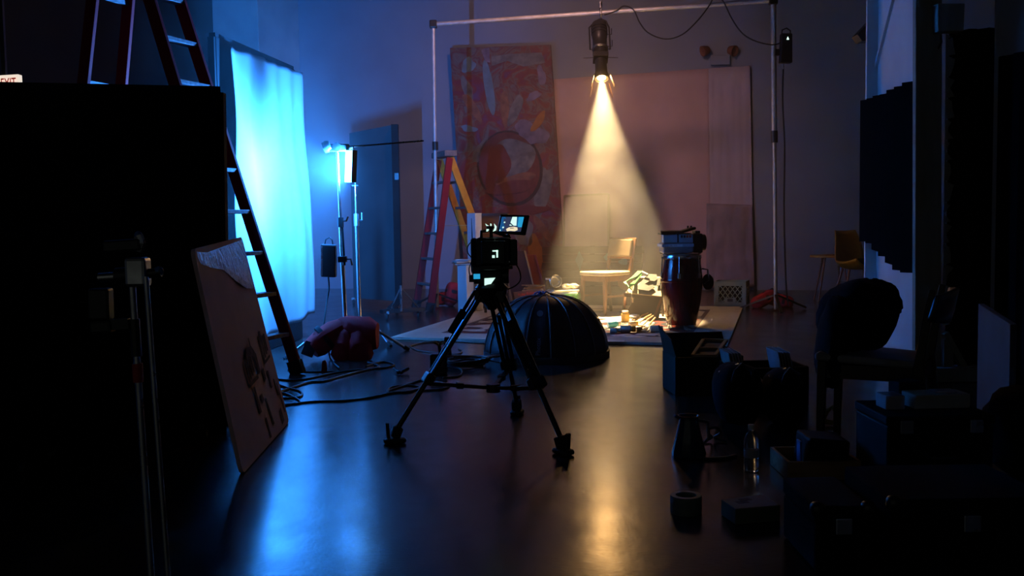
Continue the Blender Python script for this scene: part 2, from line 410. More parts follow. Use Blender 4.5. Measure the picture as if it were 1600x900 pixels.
def haze_material():
    ma = bpy.data.materials.new('theatre_haze'); ma.use_nodes = True
    nt = ma.node_tree; N = nt.nodes; L = nt.links
    N.remove(N['Principled BSDF'])
    vsn = N.new('ShaderNodeVolumeScatter'); vsn.inputs['Color'].default_value = (1, 1, 1, 1)
    vsn.inputs['Anisotropy'].default_value = 0.25
    tc = N.new('ShaderNodeTexCoord')
    n = N.new('ShaderNodeTexNoise'); n.inputs['Scale'].default_value = 1.9; n.inputs['Detail'].default_value = 3; n.inputs['Distortion'].default_value = .8
    L.new(tc.outputs['Object'], n.inputs['Vector'])
    mr = N.new('ShaderNodeMapRange'); mr.inputs['From Min'].default_value = .36; mr.inputs['From Max'].default_value = .66
    mr.inputs['To Min'].default_value = .3; mr.inputs['To Max'].default_value = 1.8
    L.new(n.outputs['Fac'], mr.inputs['Value'])
    # the smoke is made thicker over the stage so the beam shows brighter
    ge = N.new('ShaderNodeNewGeometry'); vd = N.new('ShaderNodeVectorMath'); vd.operation = 'DISTANCE'
    vd.inputs[1].default_value = (0.9, 11.3, 1.5); L.new(ge.outputs['Position'], vd.inputs[0])
    m2 = N.new('ShaderNodeMapRange'); m2.interpolation_type = 'SMOOTHSTEP'
    m2.inputs['From Min'].default_value = 0.3; m2.inputs['From Max'].default_value = 3.2
    m2.inputs['To Min'].default_value = HAZE_STAGE; m2.inputs['To Max'].default_value = HAZE
    L.new(vd.outputs['Value'], m2.inputs['Value'])
    mu = N.new('ShaderNodeMath'); mu.operation = 'MULTIPLY'
    L.new(mr.outputs['Result'], mu.inputs[0]); L.new(m2.outputs['Result'], mu.inputs[1]); L.new(mu.outputs[0], vsn.inputs['Density'])
    L.new(vsn.outputs['Volume'], N['Material Output'].inputs['Volume'])
    MAT['theatre_haze'] = ma
haze_material()

# ------------------------------------------------------------------ room shell
TH = R(16.0)
WU = V((math.cos(TH), -math.sin(TH), 0)); WN = V((-math.sin(TH), -math.cos(TH), 0))
W0 = F(1105, 453)
CEIL = 4.9
def Wp(s, off=0.0, z=0.0): return W0 + WU * s + WN * off + V((0, 0, z))
def PX(x, y, off=0.0): return Pl(x, y, W0 + WN * off, WN)
def So(p): return (p - W0).dot(WU)

fl = MB().box((0, 8, -0.05), (26, 30, 0.1)); struct(fl.build('floor', 'polished_concrete'))
a = So(PX(331, 60, 1.3)); b_ = So(PX(404, 60, 1.3))
SL = a + .02
struct(MB().slab([Wp(SL), Wp(5), Wp(5, 0, CEIL), Wp(SL, 0, CEIL)], WN * -0.2).build('wall_back', 'wall_paint'))
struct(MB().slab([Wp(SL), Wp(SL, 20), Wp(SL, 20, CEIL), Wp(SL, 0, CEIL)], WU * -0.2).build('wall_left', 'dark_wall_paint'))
struct(MB().slab([Wp(5), Wp(5, 20), Wp(5, 20, CEIL), Wp(5, 0, CEIL)], WU * 0.2).build('wall_right', 'wall_paint'))
struct(MB().slab([Wp(SL, -.2, CEIL), Wp(5, -.2, CEIL), Wp(5, 20, CEIL), Wp(SL, 20, CEIL)], (0, 0, 0.2)).build('ceiling', 'ceiling_paint'))
struct(MB().slab([Wp(SL + .003, 1.3), Wp(b_, 1.3), Wp(b_, 0.003), Wp(SL + .003, 0.003)], (0, 0, CEIL - .003)).build('trim_1', 'pilaster_paint', bev=0.01))

# ------------------------------------------------------------------ dim fill lamp added out of view, tipped toward the back wall
fp = V((0.3, 9.0, CEIL - .42)); fd = (V((0.3, 14.8, 1.9)) - fp).normalized()
fq = fd.to_track_quat('Z', 'Y').to_matrix()
fld = thing('fill_lamp', 'added out-of-view fill lamp under the ceiling turned to the back wall', 'lamp', fp)
MB().lathe([(.06, -.22), (.10, -.20), (.16, -.05), (.25, .06), (.26, .07), (.25, .07), (.15, -.04), (.001, -.06)], 28, fq, fp).build('hood', 'black_metal', fld, smooth=True)  # hood of the added fill lamp
MB().lathe([(.001, -.01), (.17, -.012)], 28, fq, fp).build('diffuser', 'fill_glass', fld, smooth=True)
MB().cyl(fp - fd * .15, V((fp.x, fp.y - .05, CEIL - .004)), .02, n=10).build('fill_stem', 'black_metal', fld, smooth=True)
fll = bpy.data.lights.new('fill_lamp_light', 'AREA'); fll.shape = 'DISK'; fll.size = .36; fll.energy = FILL_POWER; fll.color = FILL_COL; fll.spread = R(76)
flo = bpy.data.objects.new('fill_lamp_light', fll); col.objects.link(flo)
flo.matrix_world = Matrix.Translation(fp + fd * .02) @ (-fd).to_track_quat('Z', 'Y').to_matrix().to_4x4()

# ------------------------------------------------------------------ against the back wall
def cloth(name, label, cs, mt, amp=0.02, fold=6, seed=1, cat='backdrop'):
    """a hanging sheet between four corner points, slightly rippled"""
    tl, tr, br, bl = cs; r = random.Random(seed); ph = [r.uniform(0, 6) for _ in range(6)]
    def fn(i, j):
        p = tl.lerp(tr, i).lerp(bl.lerp(br, i), j)
        w = amp * (math.sin(i * fold * 6.28 + ph[0]) * .5 + math.sin((i * 1.7 + j * .6) * fold * 2 + ph[1]) * .3 + math.sin(j * 9 + i * 3 + ph[2]) * .25)
        return p + WN * (abs(w) + 0.004)
    return tag(MB().grid(40, 24, fn).build(name, mt, smooth=True, solid=0.004), label, cat)
cloth('drop_cloth', 'wide beige canvas drop cloth hung on the back wall behind the light beam',
      [PX(865, 124, .03), PX(1109, 107, .03), PX(1112, 449, .03), PX(868, 452, .03)], 'drop_cloth', .015, 3, 3)
cloth('white_sheet', 'narrow pale lavender sheet hung at the right edge of the drop cloth',
      [PX(1107, 107, .07), PX(1172, 103, .07), PX(1178, 448, .07), PX(1111, 450, .07)], 'white_sheet', .012, 3, 5)
cloth('grey_sheet', 'darker creased sheet pinned over the lower half of the narrow sheet',
      [PX(1104, 318, .11), PX(1175, 320, .11), PX(1179, 447, .11), PX(1104, 450, .11)], 'grey_sheet', .03, 2, 8)

# tall abstract painting
PO = .35
p_tl, p_tr, p_br, p_bl = PX(703, 75, PO), PX(860, 70, PO), PX(884, 458, PO), PX(727, 458, PO)
for q in (p_br, p_bl): q.z = 0.015
pt = thing('abstract_painting', 'tall red and purple abstract painting with blue and orange shapes against the back wall', 'painting', (p_bl + p_br) / 2)
MB().slab([p_bl, p_br, p_tr, p_tl], WN * -0.05).build('canvas', 'marbled_paint', pt)
def shape(outl, mt, lift, rot=0):
    ps = [PX(x, y, PO + lift) for x, y in outl]
    MB().slab(ps, WN * 0.003).build('painted_shape', mt, pt)
def ell_o(cx, cy, rx, ry, rot=0, n=26, wob=0.0, seed=0):
    r = random.Random(seed); ph = r.uniform(0, 6); out = []
    for k in range(n):
        t = 2 * math.pi * k / n; w = 1 + wob * math.sin(3 * t + ph) + wob * .6 * math.sin(5 * t + ph * 2)
        x, y = rx * math.cos(t) * w, ry * math.sin(t) * w
        c, s_ = math.cos(R(rot)), math.sin(R(rot)); out.append((cx + x * c - y * s_, cy + x * s_ + y * c))
    return out
for args, mt in [((797, 263, 51, 60, -14), 'paint_dark'), ((796, 262, 47, 56, -14), 'paint_crimson')]:
    shape(ell_o(*args), mt, .004 if mt == 'paint_dark' else .008)
shape(ell_o(800, 247, 36, 30, -12, wob=.05, seed=3), 'paint_sage', .012)
shape(ell_o(775, 258, 22, 32, 15, wob=.06, seed=4), 'paint_red', .016)
shape(ell_o(806, 281, 32, 9, -12, wob=.10, seed=5), 'paint_flesh', .016)
shape(ell_o(798, 293, 38, 10, -10, wob=.08, seed=6), 'paint_crimson', .020)
shape(ell_o(764, 137, 7, 44, -9), 'paint_blue', .006)
shape([(752, 78), (764, 74), (766, 98), (758, 96)], 'paint_lavender', .006)
shape(ell_o(732, 102, 10, 12, 20, wob=.15, seed=7), 'paint_blue', .006)
shape(ell_o(730, 140, 7, 22, -18, wob=.1, seed=8), 'paint_sage', .006)
shape(ell_o(738, 168, 7, 26, -33, wob=.06, seed=9), 'paint_flesh', .010)
shape(ell_o(789, 169, 7, 28, -3, wob=.05, seed=10), 'paint_flesh', .006)
shape(ell_o(805, 172, 8, 26, 22, wob=.06, seed=11), 'paint_sage', .010)
shape(ell_o(830, 208, 28, 16, 25, wob=.16, seed=12), 'paint_lavender', .006)
shape(ell_o(841, 190, 6, 19, 32, wob=.08, seed=13), 'paint_orange', .010)
shape([(768, 88), (800, 84), (846, 82), (852, 98), (818, 104), (792, 95), (768, 103)], 'paint_sage', .006)
shape(ell_o(846, 118, 6, 16, -12, wob=.12, seed=14), 'paint_lavender', .006)
shape(ell_o(834, 150, 12, 6, -30, wob=.12, seed=15), 'paint_lavender', .006)
shape(ell_o(733, 201, 13, 5, 10, wob=.12, seed=16), 'paint_blue', .006)
shape(ell_o(848, 300, 12, 42, 12, wob=.12, seed=17), 'paint_sage', .003)
shape(ell_o(838, 405, 13, 38, -6, wob=.10, seed=18), 'paint_orange', .006)
shape(ell_o(848, 358, 6, 26, -35, wob=.06, seed=19), 'paint_flesh', .009)
shape(ell_o(820, 365, 14, 20, 10, wob=.14, seed=20), 'paint_sage', .006)
shape(ell_o(815, 330, 42, 9, -6, wob=.12, seed=21), 'paint_red', .006)
shape(ell_o(750, 235, 7, 22, 28, wob=.12, seed=22), 'paint_sage', .004)

# canvas board leaning on the drop cloth, and the painted plank board in front of it
lb = thing('canvas_board', 'pale rectangular canvas board leaning on the drop cloth inside the light beam', 'canvas', PX(915, 456, .42))
q = [PX(882, 306, .32), PX(951, 303, .32), PX(950, 456, .5), PX(880, 456, .5)]
for k in (2, 3): q[k].z = .01
MB().slab(q, WN * -0.03).build('panel', 'canvas_back', lb)
for s_, e_ in ((0, 1), (1, 2), (3, 0)):
    MB().bar(q[s_] + WN * .012, q[e_] + WN * .012, .025, .02, WN).build('edge_strip', 'cream_board', lb)
BO = .95
pb = thing('plank_board', 'brown board of horizontal planks with painted circles standing behind the dining chair', 'board', PX(925, 458, BO))
zt = PX(925, 384, BO).z
sL, sR = So(PX(847, 420, BO)), So(PX(1004, 420, BO))
n_pl = 6
for k in range(n_pl):
    z0 = .01 + (zt - .01) * k / n_pl; z1 = .01 + (zt - .01) * (k + 1) / n_pl - .008
    d = rnd.uniform(-.006, .006)
    MB().slab([Wp(sL + rnd.uniform(-.02, .02), BO + d, z0), Wp(sR + rnd.uniform(-.02, .02), BO + d, z0), Wp(sR, BO + d, z1), Wp(sL, BO + d, z1)], WN * -.03).build('plank', 'plank_brown', pb, bev=.003)
for s_ in (sL + .15, (sL + sR) / 2, sR - .15):
    MB().bar(Wp(s_, BO - .05, .01), Wp(s_, BO - .05, zt), .06, .03, WN).build('batten', 'plank_brown', pb)
for outl, mt in ((ell_o(979, 440, 14, 14), 'paint_orange'), (ell_o(974, 409, 7, 5, wob=.1), 'paint_teal'), ([(905, 392), (912, 405), (906, 423), (899, 406)], 'paint_teal'), (ell_o(949, 402, 5, 6, wob=.1), 'paint_teal')):
    MB().slab([PX(x, y, BO + .008) for x, y in outl], WN * .004).build('painted_shape', mt, pb)

# twin head emergency light above the drop cloth
em = thing('emergency_light', 'twin-headed emergency light box fixed on the back wall above the pale sheet', 'light', PX(1126, 103, .06))
MB().slab([PX(1111, 103, .002), PX(1141, 102, .002), PX(1141, 88, .002), PX(1111, 88, .002)], WN * .1).build('housing', 'wall_paint', em, bev=.006)
for x, t in ((1106, -1), (1140, 1)):
    c = PX(x + 4 * t, 79, .14)
    ax = (WN * .5 + WU * t * .8 + V((0, 0, -.3))).normalized()
    m = ax.to_track_quat('Z', 'Y').to_matrix()
    h = MB().lathe([(.03, -.07), (.055, -.05), (.075, .02), (.08, .05), (.07, .05), (.05, .03), (.001, .025)], 18, m, c).build('lamp_head', 'paint_flesh', em, smooth=True)
    MB().cyl(PX(x + 6 * t, 88, .05), c - ax * .03, .012, n=8).build('neck', 'black_plastic', em)

# ------------------------------------------------------------------ pole goal frame with the profile spotlight
bl0, br0 = At(683, 470, 12.2), At(1212, 470, 11.2)
gl = thing('pipe_frame', 'tall white pipe frame of two uprights and a crossbar standing across the stage', 'pipe frame', (0, 11.7, 0))
tl = At(677, 38, 12.2); tr = At(1208, 1, 11.2)
bl0 = V((At(683, 468, 12.2).x, 12.2, 0.02)); br0 = V((At(1212, 468, 11.2).x, 11.2, 0.02))
ztop = (tl.z + tr.z) / 2
tl = V((tl.x, 12.2, tl.z)); tr = V((tr.x, 11.2, tr.z))
lp = MB().cyl(bl0, tl + V((0, 0, .05)), .022, n=14).build('upright', 'pipe', gl, smooth=True)
mid = At(1210, 210, 11.2)
rp_ = MB().cyl(mid, tr + V((0, 0, .25)), .029, n=14).build('upright', 'pipe', gl, smooth=True)
MB().cyl(br0, mid, .021, n=14).build('lower_tube', 'pipe', rp_, smooth=True)
MB().cyl(mid - V((0, 0, .09)), mid + V((0, 0, .04)), .037, n=14).build('collar', 'black_plastic', rp_, smooth=True)
c = At(680, 228, 12.2); MB().cyl(c - V((0, 0, .05)), c + V((0, 0, .05)), .036, n=14).build('collar', 'black_plastic', lp, smooth=True)
XB = MB().cyl(tl, tr, .025, n=14).build('crossbar', 'pipe', gl, smooth=True)
for p in (tl, tr):
    MB().box(p, (.09, .09, .09)).build('clamp', 'black_metal', XB, bev=.01)
for p in (bl0, br0):
    for a in (0.4, 2.5, 4.6):
        d = V((math.cos(a), math.sin(a), 0))
        MB().bar(p + V((0, 0, .16)) + d * .02, p + d * .42, .03, .02).build('foot_leg', 'black_metal', gl)

# profile spotlight hanging from the crossbar, tilted toward the camera
def bar_at(x):
    # point on the crossbar seen at pixel column x
    best = None
    for k in range(400):
        p = tl.lerp(tr, k / 399.0)
        v = CAMROT.to_3x3().inverted() @ (p - CAMP); px = 800 + FPX * v.x / -v.z
        if best is None or abs(px - x) < best[0]: best = (abs(px - x), p)
    return best[1]
hang = bar_at(938)
SPY = hang.y - .12
nose = At(940, 124, SPY - .16)
aim = V((1.04, 10.2, 0.0))
ax = (aim - nose).normalized()
sl = thing('profile_spotlight', 'black stage profile spotlight hanging from the crossbar and throwing a warm beam down', 'spotlight', nose)
m = ax.to_track_quat('Z', 'Y').to_matrix()
def on(t): return nose + ax * t
body = MB().lathe([(.02, -.76), (.075, -.755), (.085, -.74), (.088, -.56), (.082, -.545), (.082, -.42), (.088, -.41), (.088, -.33), (.078, -.32)], 22, m, nose).build('lamp_housing', 'black_metal', sl, smooth=True)
for t in (-.70, -.66, -.62):
    MB().lathe([(.088, t), (.095, t + .004), (.095, t + .016), (.088, t + .02)], 22, m, nose).build('cooling_fin', 'black_metal', body, smooth=True)
MB().lathe([(.089, -.42), (.096, -.415), (.096, -.395), (.089, -.39)], 22, m, nose).build('reflector_ring', 'steel', body, smooth=True)
sh = MB().box(on(-.29), (.17, .17, .06), m).build('shutter_gate', 'black_metal', sl, bev=.005)
for s_ in (-1, 1):
    MB().bar(on(-.29) + V((s_ * .08, 0, 0)), on(-.29) + V((s_ * .20, 0, -.005)), .03, .004).build('shutter_blade', 'black_metal', sh)
MB().lathe([(.055, -.26), (.066, -.25), (.07, -.10), (.078, -.06), (.085, -.055), (.085, -.005), (.078, -.005), (.076, -.05)], 22, m, nose).build('lens_tube', 'black_metal', sl, smooth=True)
MB().lathe([(.001, -.012), (.03, -.014), (.048, -.02)], 20, m, nose).build('lens', 'lens_glow', sl, smooth=True)
fr = MB()
for s_ in (-1, 1):
    for t_ in (-1, 1):
        fr.bar(nose + m @ V((s_ * .09, -.09 * t_, .0)), nose + m @ V((s_ * .13, -.11 * t_, .16)), .05, .003, m @ V((s_, 0, 0)))
fr.build('gel_frame', 'leather_brown', sl)
yk = MB()
for s_ in (-1, 1):
    yk.tube([on(-.40) + V((s_ * .10, 0, 0)), on(-.40) + V((s_ * .115, 0, 0)), on(-.64) + V((s_ * .115, .02, .05)), hang + V((s_ * .06, -.01, -.10)), hang + V((0, 0, -.07))], .010, 6)
yk.build('yoke', 'black_metal', sl)
hk = MB()
hk.tube([hang + V((0, -.005, -.07)), hang + V((0, -.035, -.02)), hang + V((0, -.035, .03)), hang + V((0, 0, .045)), hang + V((0, .035, .02))], .012, 6)
hk.build('hook_clamp', 'steel', sl)
MB().cyl(hang + V((0, -.03, .05)), hang + V((0, -.03, .12)), .018, n=8).build('clamp_bolt', 'steel', sl)
for t in (-.60, -.44):
    MB().tube([on(t) + V((.085, 0, 0)), on(t) + V((.14, 0, .0)), on(t) + V((.14, 0, .07))], .006, 6).build('side_handle', 'black_metal', body)
ld = bpy.data.lights.new('profile_beam', 'SPOT'); ld.energy = SPOT_POWER; ld.color = SPOT_COL
ld.spot_size = R(35.5); ld.spot_blend = .3; ld.shadow_soft_size = .03
lo = bpy.data.objects.new('profile_beam', ld); col.objects.link(lo)
lo.matrix_world = Matrix.Translation(nose + ax * .01) @ (-ax).to_track_quat('Z', 'Y').to_matrix().to_4x4()

def cable(name, pts, r, mt, label, sag=True, cat='cable', n=6, group=None):
    # smooth the polyline
    P = [V(p) for p in pts]; out = []
    for i in range(len(P) - 1):
        a, b, c, d = P[max(i - 1, 0)], P[i], P[i + 1], P[min(i + 2, len(P) - 1)]
        for k in range(6):
            t = k / 6.0
            out.append(.5 * ((2 * b) + (c - a) * t + (2 * a - 5 * b + 4 * c - d) * t * t + (3 * b - a - 3 * c + d) * t ** 3))
    out.append(P[-1])
    return tag(MB().tube(out, r, n).build(name, mt, smooth=True), label, cat, group)
cable('power_cable', [bar_at(944) + V((0, -.05, -.04)), bar_at(962) + V((0, -.04, -.0)), bar_at(975) + V((0, -.03, .05)), bar_at(990) + V((0, -.03, .0)), At(1000, 36, 11.55), At(1014, 52, 11.5), At(1040, 61, 11.5), At(1066, 54, 11.45), At(1090, 32, 11.4), At(1108, 9, 11.35), At(1118, -8, 11.3), At(1130, 2, 11.3), At(1144, 30, 11.25), At(1160, 52, 11.2), At(1180, 64, 11.15), At(1206, 70, 11.12), At(1222, 66, 11.12)],
      .008, 'cable_rubber', 'black power cable looping from the spotlight along the crossbar to the box')
px_ = thing('power_supply', 'black power box with a carry loop hung on the right upright of the pipe frame', 'power box', At(1226, 100, 11.13))
MB().slab([At(1216, 100, 11.16), At(1235, 100, 11.16), At(1235, 54, 11.16), At(1218, 54, 11.16)], (0, -.09, 0)).build('body', 'black_plastic', px_, bev=.012)
MB().tube([At(1221, 55, 11.11), At(1222, 47, 11.11), At(1229, 44, 11.11), At(1235, 48, 11.11), At(1234, 56, 11.11)], .008, 6).build('carry_loop', 'black_metal', px_)
MB().slab([At(1229, 62, 11.067), At(1233, 62, 11.067), At(1231, 57, 11.067)], (0, -.003, 0)).build('indicator', 'led_white', px_)
MB().box(At(1214, 82, 11.13), (.05, .05, .07)).build('clamp', 'black_metal', px_)
MB().cyl(At(1223, 100, 11.11), At(1224, 108, 11.11), .016, n=8).build('plug', 'steel', px_)
cable('drop_cable', [At(1224, 107, 11.11), At(1223, 160, 11.11), At(1226, 230, 11.13), At(1225, 330, 11.13), At(1228, 440, 11.13), At(1232, 478, 11.1)], .009, 'cable_rubber', 'black cable hanging straight down from the power box beside the right upright')

# sandbags
def sandbag(label, c, dirs, size=(.17, .10, .085), strap=True, seed=1):
    """pouches (offset, long axis) joined by a webbing strap"""
    t = thing('sandbag', label, 'sandbag', c)
    for k, (off, la) in enumerate(dirs):
        la = V(la).normalized(); sd = la.cross(V((0, 0, 1))).normalized(); up = sd.cross(la)
        pc = V(c) + V(off)
        MB().blob(pc, (la * size[0], sd * size[1], up * size[2]), .62, 20, 12, .05, seed + k).build('pouch', 'sandbag_red', t, smooth=True)
        MB().lathe([(size[1] * .98, -.022), (size[1] * 1.06, -.015), (size[1] * 1.06, .015), (size[1] * .98, .022)], 20, Matrix((sd, up * (size[2] / size[1]), la)).transposed(), pc + la * size[0] * .25).build('webbing', 'strap_black', t, smooth=True)
    if strap:
        pa = [V(c) + V(o) for o, _ in dirs]
        top = (pa[0] + pa[-1]) / 2 + V((0, 0, size[2] + .05))
        MB().tube([pa[0] + V((0, 0, size[2] * .7)), top, pa[-1] + V((0, 0, size[2] * .7))], .018, 6).build('handle', 'strap_black', t)
    return t
sandbag('dark red sandbag slumped on the foot of the left upright', F(689, 478), [((-.02, .02, .09), (1, .2, .1)), ((.14, -.05, .15), (.2, .1, 1))], (.15, .09, .08), False, 3)
sandbag('dark red sandbag saddled over the foot of the right upright', F(1205, 480), [((-.10, -.05, .10), (1, 0, .55)), ((.10, -.02, .08), (.9, -.3, -.2))], (.16, .08, .075), True, 9)

# ------------------------------------------------------------------ red stepladder with yellow rear legs
def ladder(name, label, front_foot, apex, rear_foot, width, n_step, m_front, m_rear, rail=(.07, .028), topcap='aluminium_step', step_mat='aluminium_step', braces=True, taper=.75, rear_bars=True):
    """width: vector between the two side planes at floor level; feet and apex are given for the near rail"""
    ff, ap, rf, w = V(front_foot), V(apex), V(rear_foot), V(width)
    t = thing(name, label, 'ladder', (ff + rf + w) / 2 * 1.0)
    t.location.z = 0; ROOT[t] = Matrix.Translation(t.location)
    wa = w * taper; ap2 = ap + (w - wa) / 2
    wn = w.normalized()
    rails = []
    for foot, mt, nm in ((ff, m_front, 'front_rail'), (rf, m_rear, 'rear_rail')):
        for k in (0, 1):
            p0 = foot + w * k; p1 = ap2 + wa * k + (foot - ap).normalized() * .02
            r = MB().bar(p0 + V((0, 0, .01)), p1, rail[1], rail[0], wn.cross((p1 - p0).normalized())).build(nm, mt, t, bev=.004)
            MB().bar(p0, p0 + (p1 - p0).normalized() * .10, rail[1] * 1.5, rail[0] * 1.25, wn.cross((p1 - p0).normalized())).build('rubber_foot', 'rubber', r)
    def pt_on(foot, k, f):
        return (foot + w * k).lerp(ap2 + wa * k, f)
    for i in range(n_step):
        f = (i + 1) / (n_step + 1.0)
        a, b = pt_on(ff, 0, f), pt_on(ff, 1, f)
        MB().bar(a, b, .08, .028).build('step', step_mat, t, bev=.003)
    if rear_bars:
        for i in range(0, n_step, 1 if n_step < 7 else 2):
            f = (i + 1) / (n_step + 1.0)
            MB().bar(pt_on(rf, 0, f), pt_on(rf, 1, f), .03, .03).build('rear_bar', step_mat, t)
    MB().box(ap2 + wa / 2 + V((0, 0, .03)), (.16, wa.length + .08, .07), Matrix.Rotation(math.atan2(w.y, w.x) - math.pi / 2, 3, 'Z')).build('top_cap', topcap, t, bev=.008)
    if braces:
        for k in (0, 1):
            MB().bar(pt_on(ff, k, .55), pt_on(rf, k, .55), .02, .006).build('spreader', 'steel', t)
    return t
lf = At(672, 481, 11.9); lf.z = 0
la_ = At(713, 244, 12.05); rf_ = At(790, 474, 12.3); rf_.z = 0
far = At(650, 476, 12.4); far.z = 0
wv = far - lf
ladder('stepladder', 'red stepladder with yellow rear legs standing in front of the abstract painting', lf, At(706, 243, 11.95), rf_, wv, 5, 'fibreglass_red', 'fibreglass_yellow', (.085, .03), taper=.75)

# ------------------------------------------------------------------ items left of the stage behind the camera
def boxslab(name, label, cat, px0, px1, ytop, ybot, Y, d, mt, bev=.006):
    a, b = At(px0, ybot, Y), At(px1, ybot, Y); zt = At((px0 + px1) / 2, ytop, Y).z
    return tag(MB().slab([V((a.x, Y, .003)), V((b.x, Y, .003)), V((b.x, Y, zt)), V((a.x, Y, zt))], (.02, d, 0)).build(name, mt, bev=bev), label, cat)
def turned_box(name, label, cat, px, ytop, Y, w, d, rz, mt):
    zt = At(px, ytop, Y).z; c = At(px, ytop, Y)
    return tag(MB().box((c.x, Y, .026 + (zt - .026) / 2), (w, d, zt - .026), Matrix.Rotation(rz, 3, 'Z')).build(name, mt, bev=.006), label, cat)
turned_box('foam_column', 'tall white foam column lit blue behind the video camera', 'board', 741, 333, 11.6, .15, .10, R(-48), 'white_board')
turned_box('pedestal', 'short white pedestal box with papers on top beside the tall column', 'pedestal', 727, 414, 11.25, .14, .12, R(-40), 'white_board')
top = At(727, 414, 11.2)
for k in range(5):
    mm = Matrix.Rotation(rnd.uniform(-.5, .5), 3, 'Z')
    tag(MB().box((top.x - .01 + rnd.uniform(-.03, .02), 11.25, top.z + .009 + .012 * k), (.20, .14, .010), mm).build('book', ['paper', 'book_brown', 'paper', 'sleeve_pale', 'paper'][k], bev=.001),
        ['bottom pale booklet of the stack on the short white pedestal', 'brown booklet second from the bottom on the short pedestal', 'pale booklet in the middle of the pedestal stack', 'lilac booklet second from the top on the pedestal', 'topmost pale booklet on the short white pedestal'][k], 'book', 'booklets on the pedestal')
cv = thing('framed_canvas', 'brown framed canvas standing upright right behind the video camera', 'canvas', At(775, 472, 11.9))
c0, c1 = At(753, 470, 11.9), At(797, 470, 11.9); zt = At(775, 335, 11.9).z
cs = [V((c0.x, 11.9, .045)), V((c1.x, 11.9, .045)), V((c1.x, 12.05, zt)), V((c0.x, 12.05, zt))]
MB().slab(cs, (0, .025, 0)).build('panel', 'plank_brown', cv)
for k in range(4):
    MB().bar(cs[k] - V((0, .008, 0)), cs[(k + 1) % 4] - V((0, .008, 0)), .03, .03, (0, -1, 0)).build('frame_strip', 'cream_board' if k == 1 else 'dark_wood', cv)
for i, (xa, xb, ya, Y, mt, lab) in enumerate(((792, 826, 392, 11.62, 'paint_dark', 'dark tilted canvas with a pale edge leaning behind the softbox'), (812, 842, 398, 11.74, 'paint_red', 'reddish tilted canvas leaning beside the foot of the painting'))):
    c = thing('leaning_canvas', lab, 'canvas', At((xa + xb) / 2, 478, Y))
    p = [At(xa + 10, 480, Y), At(xb + 16, 480, Y), At(xb - 6, ya, Y + .12), At(xa - 8, ya, Y + .12)]
    p[0].z = p[1].z = .04
    MB().slab(p, (0, .03, 0)).build('panel', mt, c)
    for k in (1, 3): MB().bar(p[k] - V((0, .006, 0)), p[(k + 1) % 4] - V((0, .006, 0)), .02, .025, (0, -1, 0)).build('edge_strip', 'cream_board' if i == 0 else 'paint_red', c)
st_ = thing('wooden_rack', 'small wooden rack with two pale rails behind the tripod head', 'rack', At(776, 480, 11.3))
for x in (758, 792):
    p = At(x, 440, 11.3); MB().bar((p.x, 11.3, .026), (p.x, 11.3, p.z), .03, .03).build('upright', 'dark_wood', st_)
for y in (449, 456, 464):
    p, q = At(757, y + 4, 11.28), At(793, y, 11.28); MB().bar(p, q, .02, .025).build('rail', 'worn_wood', st_)
sg = thing('lettered_sign', 'brown board with red lettering leaning behind the softbox', 'sign', At(826, 484, 10.9))
p = [At(809, 487, 10.9), At(850, 484, 10.9), At(845, 451, 11.0), At(802, 457, 11.0)]
for k in (0, 1): p[k].z = .027
MB().slab(p, (0, .02, 0)).build('panel', 'plank_brown', sg)
xd = (p[2] - p[3]).normalized(); yd = (p[3] - p[0]).normalized(); fwd = xd.cross(yd)
text_mesh('red_lettering', 'Ruby Rubbers', .043, 'red_print', sg, p[3] + xd * .045 - yd * .050 + fwd * .002, xd, yd, .001, .95)
tx = MB()
for k in range(4): tx.bar(p[3] + xd * (.075 + .045 * k) - yd * .066 + fwd * .003, p[3] + xd * (.105 + .045 * k) - yd * .066 + fwd * .003, .006, .002, fwd)
tx.build('small_print', 'pale_print', sg)

# ------------------------------------------------------------------ bounce flat and the blue light panel
TLc, TRc = At(350, 72, 7.67), At(464, 115, 9.2)
BRc, BLc = At(483, 487, 9.2), At(372, 549, 7.6)
bf = thing('bounce_flat', 'tall black-backed flat with a white fabric facing the blue light panel', 'reflector', ((TLc + TRc) / 2).xy.to_3d())
ft_n = V((TLc.x - .03, TLc.y - .10, 0.0)); ft_f = V((TRc.x - .03, TRc.y + .03, 0.0))
zt = TLc.z + .05
inn = (ft_f - ft_n).cross(V((0, 0, 1))).normalized()   # points to +x, the lit side
MB().slab([ft_n + V((.0, 0, .003)), ft_f + V((0, 0, .003)), ft_f + V((0, 0, TRc.z + .04)), ft_n + V((0, 0, zt))], -inn * .05).build('back_panel', 'black_board', bf)
for a, b in ((ft_n, ft_n + V((0, 0, zt))), (ft_f, ft_f + V((0, 0, TRc.z + .04))), (ft_n + V((0, 0, zt)), ft_f + V((0, 0, TRc.z + .04)))):
    MB().bar(a + V((0, 0, .005)) - inn * .03, b - inn * .03, .06, .05, inn).build('frame_bar', 'black_board', bf)
ph = [rnd.uniform(0, 6) for _ in range(4)]
def fab(i, j):
    p = TLc.lerp(TRc, i).lerp(BLc.lerp(BRc, i), j)
    w = .012 * math.sin(i * 34 + ph[0]) * (1 - j) ** 3 + .02 * math.sin(i * 9 + j * 3 + ph[1]) * j + .018 * math.sin((i - j * .8) * 12 + ph[2]) * (1 - i) + .012 * math.sin(i * 40 + 1.5 * math.sin(j * 7)) * i ** 4
    z = .012 * math.sin(i * 23) * j ** 6
    return p + inn * (w + .05) + V((0, 0, z))
MB().grid(60, 50, fab).build('fabric', 'diffusion_fabric', bf, smooth=True, solid=.003)

